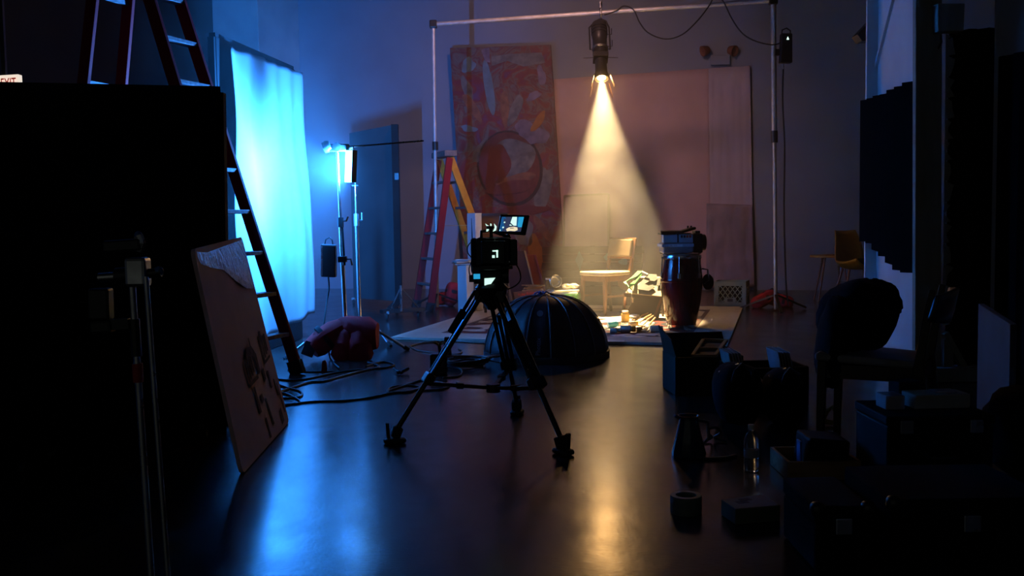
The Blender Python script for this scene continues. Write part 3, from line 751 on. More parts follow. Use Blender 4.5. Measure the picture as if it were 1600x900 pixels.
def stand_legs(t, base, L, zb, mt, angs, r=.011):
    for a in angs:
        d = V((math.cos(a), math.sin(a), 0))
        lg = MB().tube([base + V((0, 0, zb)) + d * .03, base + d * L * .55 + V((0, 0, zb * .75)), base + d * L + V((0, 0, .015))], r, 8).build('leg', mt, t, smooth=True)
        MB().cyl(base + d * (L - .02) + V((0, 0, .03)), base + d * (L + .02) + V((0, 0, .003)), r * 1.5, n=8).build('rubber_foot', 'rubber', lg)
SB = V((At(540, 500, 8.05).x, 8.05, 0))
top = At(527, 237, 8.05)
ls = thing('light_stand', 'chrome light stand holding the bright blue light panel on a boom arm', 'light stand', SB)
kn = SB.lerp(top, .66); k1 = SB.lerp(top, .30)
ls_low = MB().cyl(SB + V((0, 0, .08)), kn, .0175, n=12).build('lower_tube', 'chrome', ls, smooth=True)
MB().cyl(kn, top, .0125, n=12).build('upper_tube', 'chrome', ls, smooth=True)
MB().cyl(kn - V((0, 0, .05)), kn + V((0, 0, .03)), .026, n=12).build('collar', 'black_metal', ls, smooth=True)
MB().tube([kn + V((.02, 0, 0)), kn + V((.05, -.02, .0)), kn + V((.065, -.02, .035))], .008, 6).build('tee_handle', 'black_metal', ls)
g2 = At(535, 405, 8.03); MB().box(g2, (.07, .06, .05)).build('grip_block', 'black_metal', ls, bev=.006)
MB().tube([g2, g2 + V((.07, -.02, 0)), g2 + V((.08, -.02, -.05))], .008, 6).build('tee_handle', 'black_metal', ls)
MB().bar(kn - V((0, 0, .05)) + V((.012, -.01, 0)), g2 + V((.015, -.01, -.05)), .02, .012).build('brake_strap', 'black_metal', ls)
stand_legs(ls, SB, .5, .22, 'chrome', (.35, -2.6, 1.6), .012)
hd = At(527, 230, 8.03)
gh = MB().lathe([(.001, -.03), (.035, -.028), (.038, 0), (.035, .028), (.001, .03)], 16, Matrix.Rotation(R(90), 3, 'X'), hd).build('grip_head', 'black_metal', ls, smooth=True)
MB().lathe([(.001, -.035), (.045, -.03), (.05, .0), (.04, .03), (.001, .035)], 16, Matrix.Rotation(R(70), 3, 'Y'), At(511, 229, 8.03)).build('knuckle', 'black_metal', gh, smooth=True)
MB().bar(At(511, 231, 8.03), At(546, 231, 8.03), .05, .06).build('arm_clamp', 'black_metal', ls, bev=.01)
MB().cyl(At(540, 230, 8.03), At(662, 220, 8.2), .0075, n=10).build('boom_arm', 'steel', ls, smooth=True)
# light panel
LC = At(547.5, 260, 8.0)
ln_ = V((-.96, .27, 0)).normalized(); lsd = ln_.cross(V((0, 0, 1))).normalized(); lup = (V((0, 0, 1)) + V((.06, 0, 0))).normalized()
lpn = thing('film_light', 'glowing blue-white panel light hanging from the boom arm beside the white fabric', 'light', LC - lup * .14)
MM = Matrix((lsd, ln_, lup)).transposed()
MB().box(LC - ln_ * .034, (.080, .010, .256), MM).build('housing', 'black_board', lpn, bev=.004)
MB().box(LC + ln_ * .0, (.078, .060, .25), MM).build('diffuser', 'led_face', lpn, bev=.004)
MB().tube([LC + lup * .13 - ln_ * .02, LC + lup * .15 - ln_ * .02, At(546, 232, 8.02)], .009, 6).build('bracket', 'steel', lpn)
al = bpy.data.lights.new('light_panel_glow', 'AREA'); al.shape = 'RECTANGLE'; al.size = .076; al.size_y = .245
al.energy = LED_POWER; al.color = LED_COL; al.spread = R(180)
ao = bpy.data.objects.new('light_panel_glow', al); col.objects.link(ao)
ao.matrix_world = Matrix.Translation(LC + ln_ * .034) @ Matrix((lsd, lup, -ln_)).transposed().to_4x4()
# power pack on the stand
pk = thing('battery_pack', 'black battery pack hung on the chrome light stand', 'battery', At(514, 432, 8.0))
MB().slab([At(503, 432, 8.01), At(527, 433, 8.01), At(527, 382, 8.01), At(503, 381, 8.01)], (0, -.07, 0)).build('body', 'black_plastic', pk, bev=.012)
MB().tube([At(507, 383, 7.97), At(509, 374, 7.97), At(515, 371, 7.97), At(519, 375, 7.97), At(520, 383, 7.97)], .006, 6).build('handle', 'black_metal', pk)
MB().slab([At(502.5, 431, 7.95), At(504.5, 431, 7.95), At(504.5, 383, 7.95), At(502.5, 383, 7.95)], (0, -.012, 0)).build('corner_guard', 'steel', pk)
cable('stand_cable', [At(513, 432, 7.95), At(514, 450, 7.95), At(511, 470, 7.9), At(507, 500, 7.8), At(506, 520, 7.75), At(513, 540, 7.7), F(516, 560, .01), F(530, 575, .01)], .007, 'cable_rubber', 'black cable hanging from the battery pack down to the floor')
# second stand
SB2 = V((At(562, 500, 8.9).x, 8.9, 0)); tp2 = At(555, 290, 8.9)
l2 = thing('stand', 'slim chrome stand with an empty top stud just right of the light stand', 'light stand', SB2)
k2 = SB2.lerp(tp2, .80)
MB().cyl(SB2 + V((0, 0, .08)), k2, .0165, n=12).build('lower_tube', 'chrome', l2, smooth=True)
MB().cyl(k2, tp2, .009, n=10).build('upper_tube', 'chrome', l2, smooth=True)
MB().cyl(k2 - V((0, 0, .08)), k2 + V((0, 0, .03)), .024, n=12).build('collar', 'steel', l2, smooth=True)
MB().tube([k2 + V((.03, 0, -.03)), k2 + V((.055, 0, -.03)), k2 + V((.055, 0, .04))], .012, 6).build('tee_handle', 'chrome', l2)
MB().cyl(tp2, tp2 + V((0, 0, .05)), .006, n=8).build('stud', 'steel', l2)
MB().cyl(tp2 + V((-.03, 0, 0)), tp2 + V((.03, 0, 0)), .008, n=8).build('cross_pin', 'steel', l2)
stand_legs(l2, SB2, .5, .22, 'chrome', (-.9, -2.6, 1.7), .012)

# red saddle sandbag hanging over the stand leg, and a second bag in front of it
def pillow(t, name, pts_r, mt, seed=0, flat=.8):
    """a stuffed sleeve along a path: list of (point, half width, half height)"""
    b = MB(); n = 18; vs = []; r = random.Random(seed); K = len(pts_r)
    for i, (p, w, h) in enumerate(pts_r):
        p = V(p); d = (V(pts_r[min(i + 1, K - 1)][0]) - V(pts_r[max(i - 1, 0)][0])).normalized()
        sd = d.cross(V((0, 0, 1)))
        if sd.length < .05: sd = V((1, 0, 0))
        sd.normalize(); up = sd.cross(d)
        ph = r.uniform(0, 6)
        for j in range(n):
            t_ = 2 * math.pi * j / n; c_, s_ = math.cos(t_), math.sin(t_)
            k = 1 + .06 * math.sin(3 * t_ + ph) + .04 * math.sin(5 * t_ + 2 * ph)
            vs.append(p + (sd * math.copysign(abs(c_) ** .7, c_) * w + up * math.copysign(abs(s_) ** .7, s_) * h) * k)
    fs = [(i * n + j, i * n + (j + 1) % n, (i + 1) * n + (j + 1) % n, (i + 1) * n + j) for i in range(K - 1) for j in range(n)]
    fs += [tuple(range(n - 1, -1, -1)), tuple((K - 1) * n + j for j in range(n))]
    return b.add(vs, fs).build(name, mt, t, smooth=True)
s1 = thing('sandbag', 'large dark red saddle sandbag draped over the leg of the light stand', 'sandbag', F(535, 548))
A = [At(541, 505, 7.82), At(524, 517, 7.75), At(508, 529, 7.72), At(495, 540, 7.7), At(487, 546, 7.68)]
pillow(s1, 'pouch', [(A[0], .07, .05), (A[1], .10, .085), (A[2], .11, .095), (A[3], .115, .09), (A[4], .10, .07)], 'sandbag_red', 2)
B = [At(537, 503, 7.82), At(552, 512, 7.75), At(566, 520, 7.75), At(580, 524, 7.75), At(590, 524, 7.75)]
pillow(s1, 'pouch', [(B[0], .07, .05), (B[1], .10, .10), (B[2], .12, .125), (B[3], .12, .12), (B[4], .11, .10)], 'sandbag_red', 4)
MB().lathe([(.112, -.02), (.118, -.015), (.118, .015), (.112, .02)], 20, (A[3] - A[1]).normalized().to_track_quat('Z', 'Y').to_matrix(), A[2]).build('webbing', 'strap_black', s1, smooth=True)
MB().bar(At(487, 535, 7.62), At(479, 556, 7.60), .09, .02, (0, -1, 0)).build('webbing', 'strap_black', s1)
s2 = thing('sandbag', 'upright dark red sandbag pouch standing in front of the saddle sandbag', 'sandbag', F(550, 563))
for k, (x, sd_) in enumerate(((538, 1), (563, 2))):
    c0 = F(x, 563)
    pillow(s2, 'pouch', [(c0 + V((0, 0, .005)), .08, .06), (c0 + V((0, 0, .05)), .105, .075), (c0 + V((0, .01, .13)), .095, .075), (c0 + V(((.02, -.02)[k], .02, .20)), .06, .06), (c0 + V(((.04, -.04)[k], .02, .23)), .03, .04)], 'sandbag_red', 12 + k)
p = F(551, 562); MB().bar(p + V((0, -.03, .01)), p + V((0, .0, .22)), .05, .05, (0, -1, 0)).build('webbing', 'strap_black', s2)

# ------------------------------------------------------------------ rolling flat behind the stands
rf0, rf1 = V((At(553, 480, 12.9).x, 12.9, .10)), V((At(620, 480, 12.2).x, 12.2, .10))
zt = At(616, 195, 12.2).z
fl_ = thing('rolling_flat', 'tall dark blue scenery flat on a wheeled base behind the light stands', 'scenery flat', (rf0 + rf1).xy.to_3d() / 2)
MB().slab([rf0, rf1, V((rf1.x, rf1.y, zt)), V((rf0.x, rf0.y, zt - .03))], (.01, .06, 0)).build('panel', 'flat_grey', fl_)
MB().bar(rf1 + V((.03, -.02, 0)), V((rf1.x + .03, rf1.y - .02, zt)), .08, .10, (0, -1, 0)).build('edge_post', 'black_board', fl_)
MB().box((rf1.x + .045, rf1.y - .07, At(628, 276, 12.2).z), (.05, .05, .08)).build('hinge', 'black_metal', fl_)
b0, b1 = F(596, 487, .10), F(662, 483, .10)
MB().bar(b0, b1, .10, .04).build('base_bar', 'black_metal', fl_)
MB().bar(F(610, 484, .10), rf1 + V((.02, .0, .0)), .08, .04).build('base_bar', 'black_metal', fl_)
pz = At(626, 446, b0.y); 
MB().cyl((pz.x, pz.y, .10), pz, .014, n=8).build('brace_post', 'steel', fl_)
MB().cyl(pz - V((0, 0, .02)), b0 + V((.1, 0, .02)), .008, n=8).build('diagonal_brace', 'steel', fl_)
MB().cyl(pz - V((0, 0, .02)), b1 - V((.06, 0, -.02)), .008, n=8).build('diagonal_brace', 'steel', fl_)
for p in (b0 + V((.06, 0, 0)), b1 - V((.06, 0, 0)), rf0.xy.to_3d() + V((0, 0, .1)), rf1.xy.to_3d() + V((0, 0, .1))):
    cs_ = MB().cyl(p + V((-.012, 0, -.055)), p + V((.012, 0, -.055)), .045, n=14).build('caster_wheel', 'rubber', fl_, smooth=True)
    MB().box(p + V((0, 0, -.012)), (.05, .05, .03)).build('caster_fork', 'steel', cs_)

# ------------------------------------------------------------------ tall ladder behind the black flat
FRf = At(466, 583, 7.0); FRf.z = 0
apx = V((-2.47, 7.0, 3.45)); rfo = V((-2.95, 7.0, 0)); wv = V((-.14, -.40, 0))
ladder('tall_stepladder', 'very tall red stepladder rising out of frame behind the black flat', FRf, apx, rfo, wv, 11, 'fibreglass_red', 'fibreglass_red', (.085, .03), taper=.72)

# ------------------------------------------------------------------ big black flat and leaning board
bfp = thing('black_flat', 'huge black panel on casters filling the left foreground', 'black panel', (-2.2, 4.6, 0))
tr_, tl_, bl_, br_ = At(336, 143, 5.0), At(-90, 136, 4.2), At(-90, 735, 4.2), At(345, 669, 5.0)
MB().slab([bl_, br_, tr_, tl_], (.0, .05, 0)).build('panel', 'black_cloth', bfp)
for a, b in ((bl_, br_), (br_, tr_), (tr_, tl_), (tl_, bl_)):
    MB().bar(a + V((0, .06, 0)), b + V((0, .06, 0)), .06, .05, (0, -1, 0)).build('frame_bar', 'black_board', bfp)
for p in (br_ + V((-.06, .05, 0)), bl_ + V((.4, .05, 0))):
    for s_ in (-.14, .14):
        z = p.z
        w_ = MB().cyl((p.x - .014, p.y + s_, .04), (p.x + .014, p.y + s_, .04), .04, n=16).build('caster_wheel', 'rubber', bfp, smooth=True)
        MB().bar((p.x, p.y + s_, .05), (p.x, p.y + s_, z), .03, .04).build('caster_fork', 'black_metal', w_)
    MB().bar((p.x, p.y - .2, p.z + .005), (p.x, p.y + .2, p.z + .005), .06, .03).build('base_foot', 'black_board', bfp)
TLb, TRb, BRb, BLb = At(303, 389, 4.2), At(378, 370, 5.35), F(452, 660), F(380, 742)
BRb.z = BLb.z = .004
lbd = thing('foam_board_sheet', 'dusty pink foam board with stamped grey graphics leaning on the black panel', 'board', (BRb + BLb) / 2)
def bil(i, j): return BLb.lerp(BRb, i).lerp(TLb.lerp(TRb, i), j)
bn = (BRb - BLb).cross(TLb - BLb).normalized()
if bn.x < 0: bn = -bn
rc = .035; outl = []
W_, H_ = (BRb - BLb).length, (TLb - BLb).length
for cx, cy, a0 in ((1, 0, -90), (1, 1, 0), (0, 1, 90), (0, 0, 180)):
    for k in range(5):
        a = R(a0 + 22.5 * k); x = (W_ - rc if cx else rc) + rc * math.cos(a); y = (H_ - rc if cy else rc) + rc * math.sin(a)
        outl.append(bil(x / W_, y / H_))
MB().slab(outl, -bn * .018).build('sheet', 'foam_board', lbd)
def ink(o, mt='stencil_ink', lift=.001): MB().slab([bil(i, j) + bn * lift for i, j in o], bn * .0008).build('stamp', mt, lbd)
# torn, plastic wrapped top corner
ink([(.02, .985), (.2, .97), (.98, .985), (.985, .72), (.8, .74), (.6, .80), (.42, .87), (.2, .90), (.05, .93)], 'plastic_wrap', .001)
def bars(i0, j0, n, w, g, hs, up=1):
    for k in range(n):
        ink([(i0 + k * (w + g), j0 + .012 * k), (i0 + k * (w + g) + w, j0 + .012 * k), (i0 + k * (w + g) + w, j0 + hs[k % len(hs)] + .012 * k), (i0 + k * (w + g), j0 + hs[k % len(hs)] + .012 * k)])
bars(.42, .315, 5, .022, .016, (.115, .105, .095, .10, .15))
ink([(.42, .30), (.60, .31), (.60, .327), (.42, .317)])
ink([(.45, .44), (.50, .48), (.60, .47), (.66, .42), (.66, .33), (.62, .325), (.61, .42)])
bars(.79, .36, 4, .022, .018, (.13, .14, .10, .09))
ink([(.79, .345), (.94, .36), (.94, .373), (.79, .36)])
for o in ([(.47, .16), (.51, .16), (.49, .29), (.46, .29)], [(.56, .19), (.60, .20), (.59, .235), (.55, .23)], [(.66, .06), (.69, .06), (.65, .20), (.63, .20)], [(.80, .22), (.83, .22), (.82, .31), (.79, .31)], [(.90, .16), (.925, .16), (.90, .25), (.885, .25)], [(.95, .06), (.97, .06), (.94, .22), (.93, .22)], [(.84, .02), (.90, .03), (.89, .10), (.84, .09)], [(.70, .27), (.74, .28), (.74, .34), (.70, .33)], [(.55, .02), (.58, .02), (.57, .12), (.55, .12)]):
    ink(o)

# ------------------------------------------------------------------ foreground grip stand
gs = thing('grip_stand', 'out-of-focus chrome grip stand with clamp heads in the near left foreground', 'grip stand', (At(240, 900, 2.4).x, 2.8, 0))
p0, p1 = At(236, 898, 2.4), At(206, 440, 2.4); p0 = p1 + (p0 - p1) * (p1.z / (p1.z - p0.z)) * .985
q0, q1 = At(262, 895, 2.35), At(228, 432, 2.35); q0 = q1 + (q0 - q1) * (q1.z / (q1.z - q0.z)) * .985
a_ = MB().cyl(p0, p1, .0085, n=12).build('column', 'steel', gs, smooth=True)
MB().cyl(q0, q1, .0065, n=12).build('hanging_rod', 'steel', gs, smooth=True)
MB().cyl(p1.lerp(p0, .20), p1.lerp(p0, .10) , .0125, n=12).build('collar', 'black_metal', a_, smooth=True)
tpx = p1.lerp(p0, .27); tpy = p1.lerp(p0, .22); MB().cyl(tpx, tpy, .0125, n=12).build('red_tape', 'tape_red', a_, smooth=True)
MB().box(At(216, 425, 2.38), (.05, .05, .07)).build('grip_head', 'steel', gs, bev=.008)
MB().cyl(At(155, 434, 2.38), At(212, 430, 2.38), .012, n=10).build('knob_shaft', 'steel', gs, smooth=True)
MB().cyl(At(182, 432, 2.38), At(206, 430, 2.38), .021, n=12).build('knob', 'black_plastic', gs, smooth=True)
MB().cyl(At(228, 428, 2.38), At(252, 425, 2.38), .012, n=10).build('tightening_screw', 'black_metal', gs, smooth=True)
MB().blob(At(248, 424, 2.38), ((.012, 0, 0), (0, .012, 0), (0, 0, .012)), 1).build('blue_knob', 'tape_blue', gs, smooth=True)
MB().bar(At(163, 386, 2.38), At(222, 382, 2.38), .03, .03).build('upper_clamp', 'black_metal', gs, bev=.006)
MB().tube([At(216, 392, 2.38), At(221, 380, 2.38), At(216, 368, 2.38)], .012, 8).build('clamp_lever', 'steel', gs)
MB().blob(At(216, 367, 2.38), ((.009, 0, 0), (0, .009, 0), (0, 0, .009)), 1).build('blue_knob', 'tape_blue', gs, smooth=True)
for y0, y1, x in ((450, 500, 165), (500, 520, 168)):
    MB().bar(At(x - 8, y0, 2.4), At(x - 6, y1, 2.4), .04, .05).build('spare_head', 'black_metal', gs, bev=.006)
MB().bar(At(160, 508, 2.4), At(203, 505, 2.4), .025, .025).build('lower_clamp', 'black_metal', gs)
for a in (.3, 2.4, 4.5):
    d = V((math.cos(a), math.sin(a), 0)); MB().bar(V((p0.x, 2.4, .12)), V((p0.x, 2.4, .012)) + d * .45, .03, .02).build('leg', 'steel', gs)

# ------------------------------------------------------------------ exit sign
ex = thing('exit_sign', 'lit white EXIT sign with red letters above the black panel', 'exit sign', At(3, 136, 7.5))
e0, e1, e2, e3 = At(-20, 146, 7.5), At(30, 144, 7.5), At(28, 116, 7.5), At(-20, 119, 7.5)
MB().slab([e0, e1, e2, e3], (0, .06, 0)).build('housing', 'exit_face', ex)
xd = (e2 - e3).normalized(); yd = (e3 - e0).normalized()
text_mesh('lettering', 'EXIT', .112, 'exit_red', ex, At(1.2, 139, 7.49), xd, V((0.0, 0, 1)), .002, .50)
MB().bar((e3 + e2) / 2 + V((0, .03, 0)), V(((e3.x + e2.x) / 2, 7.53, CEIL - .002)), .03, .03, (0, 1, 0)).build('hanger', 'black_metal', ex)

# ------------------------------------------------------------------ rug
FLr, FRr, BRr = F(610, 531), F(1137, 542), F(1161, 482)
BLr = FLr + (BRr - FRr) * .98
def rugp(i, j): return FLr.lerp(FRr, i).lerp(BLr.lerp(BRr, i), j)
rb = MB().slab([rugp(0, 0), rugp(1, 0), rugp(1, 1), rugp(0, 1)], (0, 0, .022))
rb.v = [v + V((0, 0, .002)) for v in rb.v]
rug = tag(rb.build('rug', 'patterned_rug'), 'large cream rug with dark blotched pattern and border under the props', 'rug')
me = rug.data; uvl = me.uv_layers.new(name='UVMap')
O2 = FLr.xy; ex_, ey_ = (FRr - FLr).xy, (BLr - FLr).xy
mtx = Matrix(((ex_.x, ey_.x), (ex_.y, ey_.y))).inverted()
for lp_ in me.loops:
    w = me.vertices[lp_.vertex_index].co + rug.location
    uvl.data[lp_.index].uv = mtx @ (w.xy - O2)
RUGZ = .024

# ------------------------------------------------------------------ video tripod with the cinema camera
feet = [F(617, 693), F(880, 710), F(808, 648)]
cen = (feet[0] + feet[1] + feet[2]) / 3
TY = cen.y
apex = At(768, 452, TY)
tp = thing('video_tripod', 'black video tripod with mid-level spreader standing in the middle of the floor', 'tripod', (cen.x, cen.y, 0))
hubz = None
for k, f in enumerate(feet):
    out = (f - V((apex.x, apex.y, 0))); out.z = 0; out.normalize(); sd = out.cross(V((0, 0, 1)))
    top_ = apex + out * .06 + V((0, 0, -.03)); ft = f + V((0, 0, .05)); d = (ft - top_)
    mid = top_ + d * .62
    lg = MB().box(top_, (.05, .05, .06)).build('leg', 'black_metal', tp, bev=.006)
    for s_ in (-1, 1):
        MB().cyl(top_ + sd * s_ * .026, mid + sd * s_ * .026, .0115, n=10).build('upper_tube', 'black_metal', lg, smooth=True)
    MB().cyl(top_ + d * .18, mid + d * .02, .0095, n=10).build('middle_tube', 'steel' if k == 0 else 'black_metal', lg, smooth=True)
    MB().bar(mid - d * .05, mid + d * .02, .085, .045, out).build('leg_clamp', 'black_plastic', lg, bev=.008)
    MB().cyl(mid, ft, .0125, n=10).build('lower_tube', 'black_metal', lg, smooth=True)
    MB().bar(ft + V((0, 0, .03)) - out * .02, ft - V((0, 0, .02)) + out * .0, .05, .045, out).build('ankle', 'rubber', lg, bev=.006)
    MB().blob(f + V((0, 0, .014)), (out * .055, sd * .035, V((0, 0, .014))), .6).build('rubber_foot', 'rubber', lg, smooth=True)
    MB().bar(ft + out * .03 + V((0, 0, -.02)), ft + out * .035 + V((0, 0, .05)), .02, .015, out).build('foot_strap', 'rubber', lg)
    a = mid + d * .02
    hub = V((apex.x, apex.y, At(775, 606, TY).z))
    sp_ = MB().bar(hub, a, .022, .018).build('spreader_arm', 'black_metal', tp, bev=.003)
    MB().bar(hub.lerp(a, .45), hub.lerp(a, .55), .034, .028).build('spreader_joint', 'black_plastic', sp_)
MB().cyl(hub - V((0, 0, .02)), hub + V((0, 0, .02)), .035, n=14).build('spreader_hub', 'black_plastic', tp, smooth=True)
MB().lathe([(.02, -.10), (.05, -.06), (.075, -.02), (.08, .01), (.06, .03), (.001, .032)], 20, None, apex).build('bowl', 'black_metal', tp, smooth=True)
hd_ = MB().box(apex + V((-.005, 0, .065)), (.12, .11, .075)).build('fluid_head', 'black_plastic', tp, bev=.014)
MB().cyl(apex + V((-.085, 0, .065)), apex + V((.085, 0, .065)), .038, n=18).build('tilt_drum', 'black_metal', hd_, smooth=True)
MB().box(apex + V((0, 0, .11)), (.10, .20, .022)).build('camera_plate', 'black_metal', hd_, bev=.003)
MB().slab([At(757, 446, TY - .06), At(767, 444, TY - .06), At(774, 434, TY - .06), At(757, 435, TY - .06)], (0, .004, 0)).build('lit_display', 'screen_white', hd_)
ph0, ph1 = At(742, 455, TY - .03), At(709, 524, TY - .42)
ph1 = At(704, 519, TY - .12)
pn = MB().cyl(ph0, ph1, .009, n=10).build('pan_handle', 'black_metal', tp, smooth=True)
MB().cyl(ph0.lerp(ph1, .48), ph1, .0165, n=12).build('handle_grip', 'rubber', pn, smooth=True)

cm = thing('cinema_camera', 'black cinema camera rig with a lit monitor mounted on the tripod', 'camera', apex + V((0, 0, .125)))
def cb(name, x0, y0, x1, y1, Y0, Y1, mt, par, bev=.006):
    a, b = At(x0, y1, Y0), At(x1, y0, Y0)
    return MB().box(((a.x + b.x) / 2, (Y0 + Y1) / 2, (a.z + b.z) / 2), (b.x - a.x, Y1 - Y0, b.z - a.z)).build(name, mt, par, bev=bev)
bdy = cb('body', 744, 371, 798, 417, TY - .05, TY + .16, 'black_plastic', cm, .012)
cb('battery', 752, 376, 790, 414, TY - .10, TY - .05, 'black_plastic', cm, .008)
cb('side_module', 797, 374, 808, 415, TY - .04, TY + .06, 'black_plastic', cm, .006)
cb('handgrip', 736, 372, 745, 428, TY - .02, TY + .05, 'rubber', cm, .012)
cb('base_plate', 738, 416, 772, 432, TY - .05, TY + .16, 'black_metal', cm, .003)
cb('lower_bracket', 768, 416, 801, 421, TY - .03, TY + .05, 'black_metal', cm, .003)
cb('side_arm', 733, 430, 742, 441, TY - .05, TY, 'black_metal', cm, .003)
cb('lit_panel', 740, 428, 750, 436, TY - .057, TY - .052, 'screen_cyan', cm, 0)
# small display: a bright hooked figure
for x0, y0, x1, y1 in ((769.5, 391, 778, 393.2), (775.6, 391, 778, 402.5), (769, 398.8, 773, 403)):
    cb('display_mark', x0, y0, x1, y1, TY - .104, TY - .101, 'screen_white', bdy, 0)
for x, y in ((773, 375), (796, 409)): cb('screw', x - 1, y - 1, x + 1, y + 1, TY - .056, TY - .05, 'steel', bdy, 0)
MB().lathe([(.05, .16), (.055, .2), (.055, .30), (.06, .31), (.06, .36), (.05, .36)], 20, Matrix.Rotation(R(-90), 3, 'X'), (At(768, 394, TY).x, TY, At(768, 394, TY).z)).build('lens', 'black_metal', cm, smooth=True)
th_ = MB().tube([At(752, 372, TY), At(752, 362, TY), At(765, 360, TY + .02), At(785, 367, TY + .02), At(797, 372, TY)], .008, 6).build('top_handle', 'black_metal', cm, smooth=True)
# viewfinder with lit screen left of the monitor
cb('viewfinder_mount', 765, 356, 770, 372, TY - .01, TY + .01, 'black_metal', cm, .002)
vf = cb('viewfinder', 760, 353, 772, 358, TY - .02, TY + .02, 'black_plastic', cm, .004)
for o in ([(758, 349), (762, 352), (764, 353), (760, 353)], [(760, 358), (764, 358), (763, 361), (760, 362)], [(772, 349), (776, 354), (775, 360), (770, 362), (773, 356)], [(766, 349), (768, 350), (768, 353), (766, 353)]):
    MB().slab([At(x, y, TY - .005) for x, y in o], (0, .003, 0)).build('lit_edge', 'screen_white', vf)
# monitor
mo = thing('monitor', 'small field monitor glowing with the stage picture on top of the camera', 'monitor', At(800, 372, TY))
mp = [At(776, 364.5, TY - .02), At(820.5, 368, TY + .0), At(827, 336.5, TY + .02), At(782, 335, TY)]
MB().slab(mp, (.004, .028, 0)).build('casing', 'black_plastic', mo, bev=.004)
MB().tube([At(795, 366, TY + .01), At(792, 373, TY + .01)], .009, 8).build('swivel_arm', 'black_metal', mo)
s4 = [At(779.5, 361.5, TY - .02), At(813.5, 362, TY - .005), At(818.5, 339.2, TY + .010), At(784, 339, TY - .01)]
mn_ = (s4[1] - s4[0]).cross(s4[3] - s4[0]).normalized()
if mn_.y > 0: mn_ = -mn_
def scr(i, j, l=0): return s4[0].lerp(s4[1], i).lerp(s4[3].lerp(s4[2], i), j) + mn_ * (.0035 + l)
def spatch(o, mt, l): MB().slab([scr(i, j, l) for i, j in o], mn_ * .0003).build('screen_image', mt, mo)
spatch([(0, 0), (1, 0), (1, 1), (0, 1)], 'screen_dark', 0)
spatch([(0, 0), (.12, 0), (.30, .55), (.16, 1), (0, 1)], 'screen_blue', .0005)
spatch([(.80, .30), (1, .30), (1, 1), (.74, 1)], 'screen_cyan', .0005)
spatch([(.66, .45), (.80, .3), (.76, 1), (.66, 1)], 'screen_blue', .0008)
spatch([(.42, .40), (.74, .40), (.68, 1), (.48, 1)], 'screen_white', .001)
spatch([(.30, .16), (.42, .28), (.62, .33), (.80, .28), (.84, .10), (.72, .02), (.50, .04), (.36, .0)], 'screen_warm', .0014)
spatch([(.46, .20), (.66, .22), (.64, .26), (.48, .25)], 'screen_dark', .0018)
for cx, cy, r_ in ((.17, .62, .035), (.15, .27, .04), (.04, .07, .03)):
    spatch([(cx + r_ * math.cos(q), cy + r_ * 1.5 * math.sin(q)) for q in [k * .785 for k in range(8)]], 'screen_white', .002)
cable('camera_cable', [At(806, 412, TY), At(812, 424, TY), At(813, 437, TY), At(806, 446, TY), At(793, 452, TY), At(780, 455, TY - .06)], .0035, 'cable_rubber', 'thin black cable looping at the right side of the cinema camera')
cable('monitor_cable', [At(738, 376, TY), At(731, 385, TY), At(731, 395, TY), At(737, 405, TY), At(733, 420, TY), At(735, 436, TY - .03)], .003, 'cable_rubber', 'thin black cable hanging at the left side of the cinema camera')
MB().tube([At(741, 404, TY), At(738, 375, TY), At(736.5, 341, TY)], [.004, .003, .001], 6).build('antenna', 'black_plastic', cm)

# ------------------------------------------------------------------ softbox dome lying face down
SR = .485
sbc = F(854, 556); sbc = V((sbc.x, sbc.y, 0))
sb = thing('softbox', 'black ribbed softbox dome lying open side down in front of the rug', 'softbox', sbc)
NR, HT = 16, .475
def dome(i_ang, t, lift=0.0):
    """t 0 rim .. 1 apex"""
    a = i_ang
    prof = math.cos(t * math.pi / 2 * .96) ** .82
    seg = 2 * math.pi / NR; u = (a % seg) / seg
    sag = 1 - .035 * math.sin(math.pi * u) * math.sin(math.pi * min(1, t + .15))
    r = SR * prof * sag + lift
    z = .03 + (HT - .03) * math.sin(t * math.pi / 2) ** 1.08 + lift * .8
    return sbc + V((r * math.cos(a), r * math.sin(a), z))
A0 = R(-90) + R(2)
for k in range(NR):
    a0 = A0 + 2 * math.pi * k / NR
    MB().grid(5, 10, lambda i, j: dome(a0 - A0 + i * 2 * math.pi / NR * .9999 + 0.00005, j * .97) if False else dome(a0 + i * (2 * math.pi / NR), j * .97)).build('fabric_panel', 'softbox_cloth', sb, smooth=True, solid=.002)
    MB().tube([dome(a0, j / 12 * .97, .004) for j in range(13)], .0045, 6).build('rib_seam', 'softbox_seam', sb, smooth=True)
MB().lathe([(SR - .005, .004), (SR + .008, .004), (SR + .008, .05), (SR - .005, .05)], 48, None, sbc).build('rim_band', 'softbox_cloth', sb, smooth=True)
hubp = sbc + V((0, 0, HT))
MB().lathe([(.001, .012), (.05, .010), (.075, -.005), (.08, -.03)], 20, None, hubp).build('speed_ring', 'black_metal', sb, smooth=True)
for k in range(7):
    a = rnd.uniform(0, 6.28); d = V((math.cos(a), math.sin(a), 0))
    MB().tube([hubp + V((-.02, 0, 0)), hubp + d * .035 + V((-.03, 0, .03)), hubp + d * .065 + V((-.03, 0, .012))], .006, 6).build('rod_end', 'tape_blue', sb)
fpts = [hubp + V((.02, -.06, .02)), hubp + V((.10, -.05, .0)), hubp + V((.16, -.03, -.06)), hubp + V((.20, -.02, -.085)), hubp + V((.10, -.10, -.05))]
MB().slab(fpts, (0, .004, .006)).build('flap', 'softbox_cloth', sb)
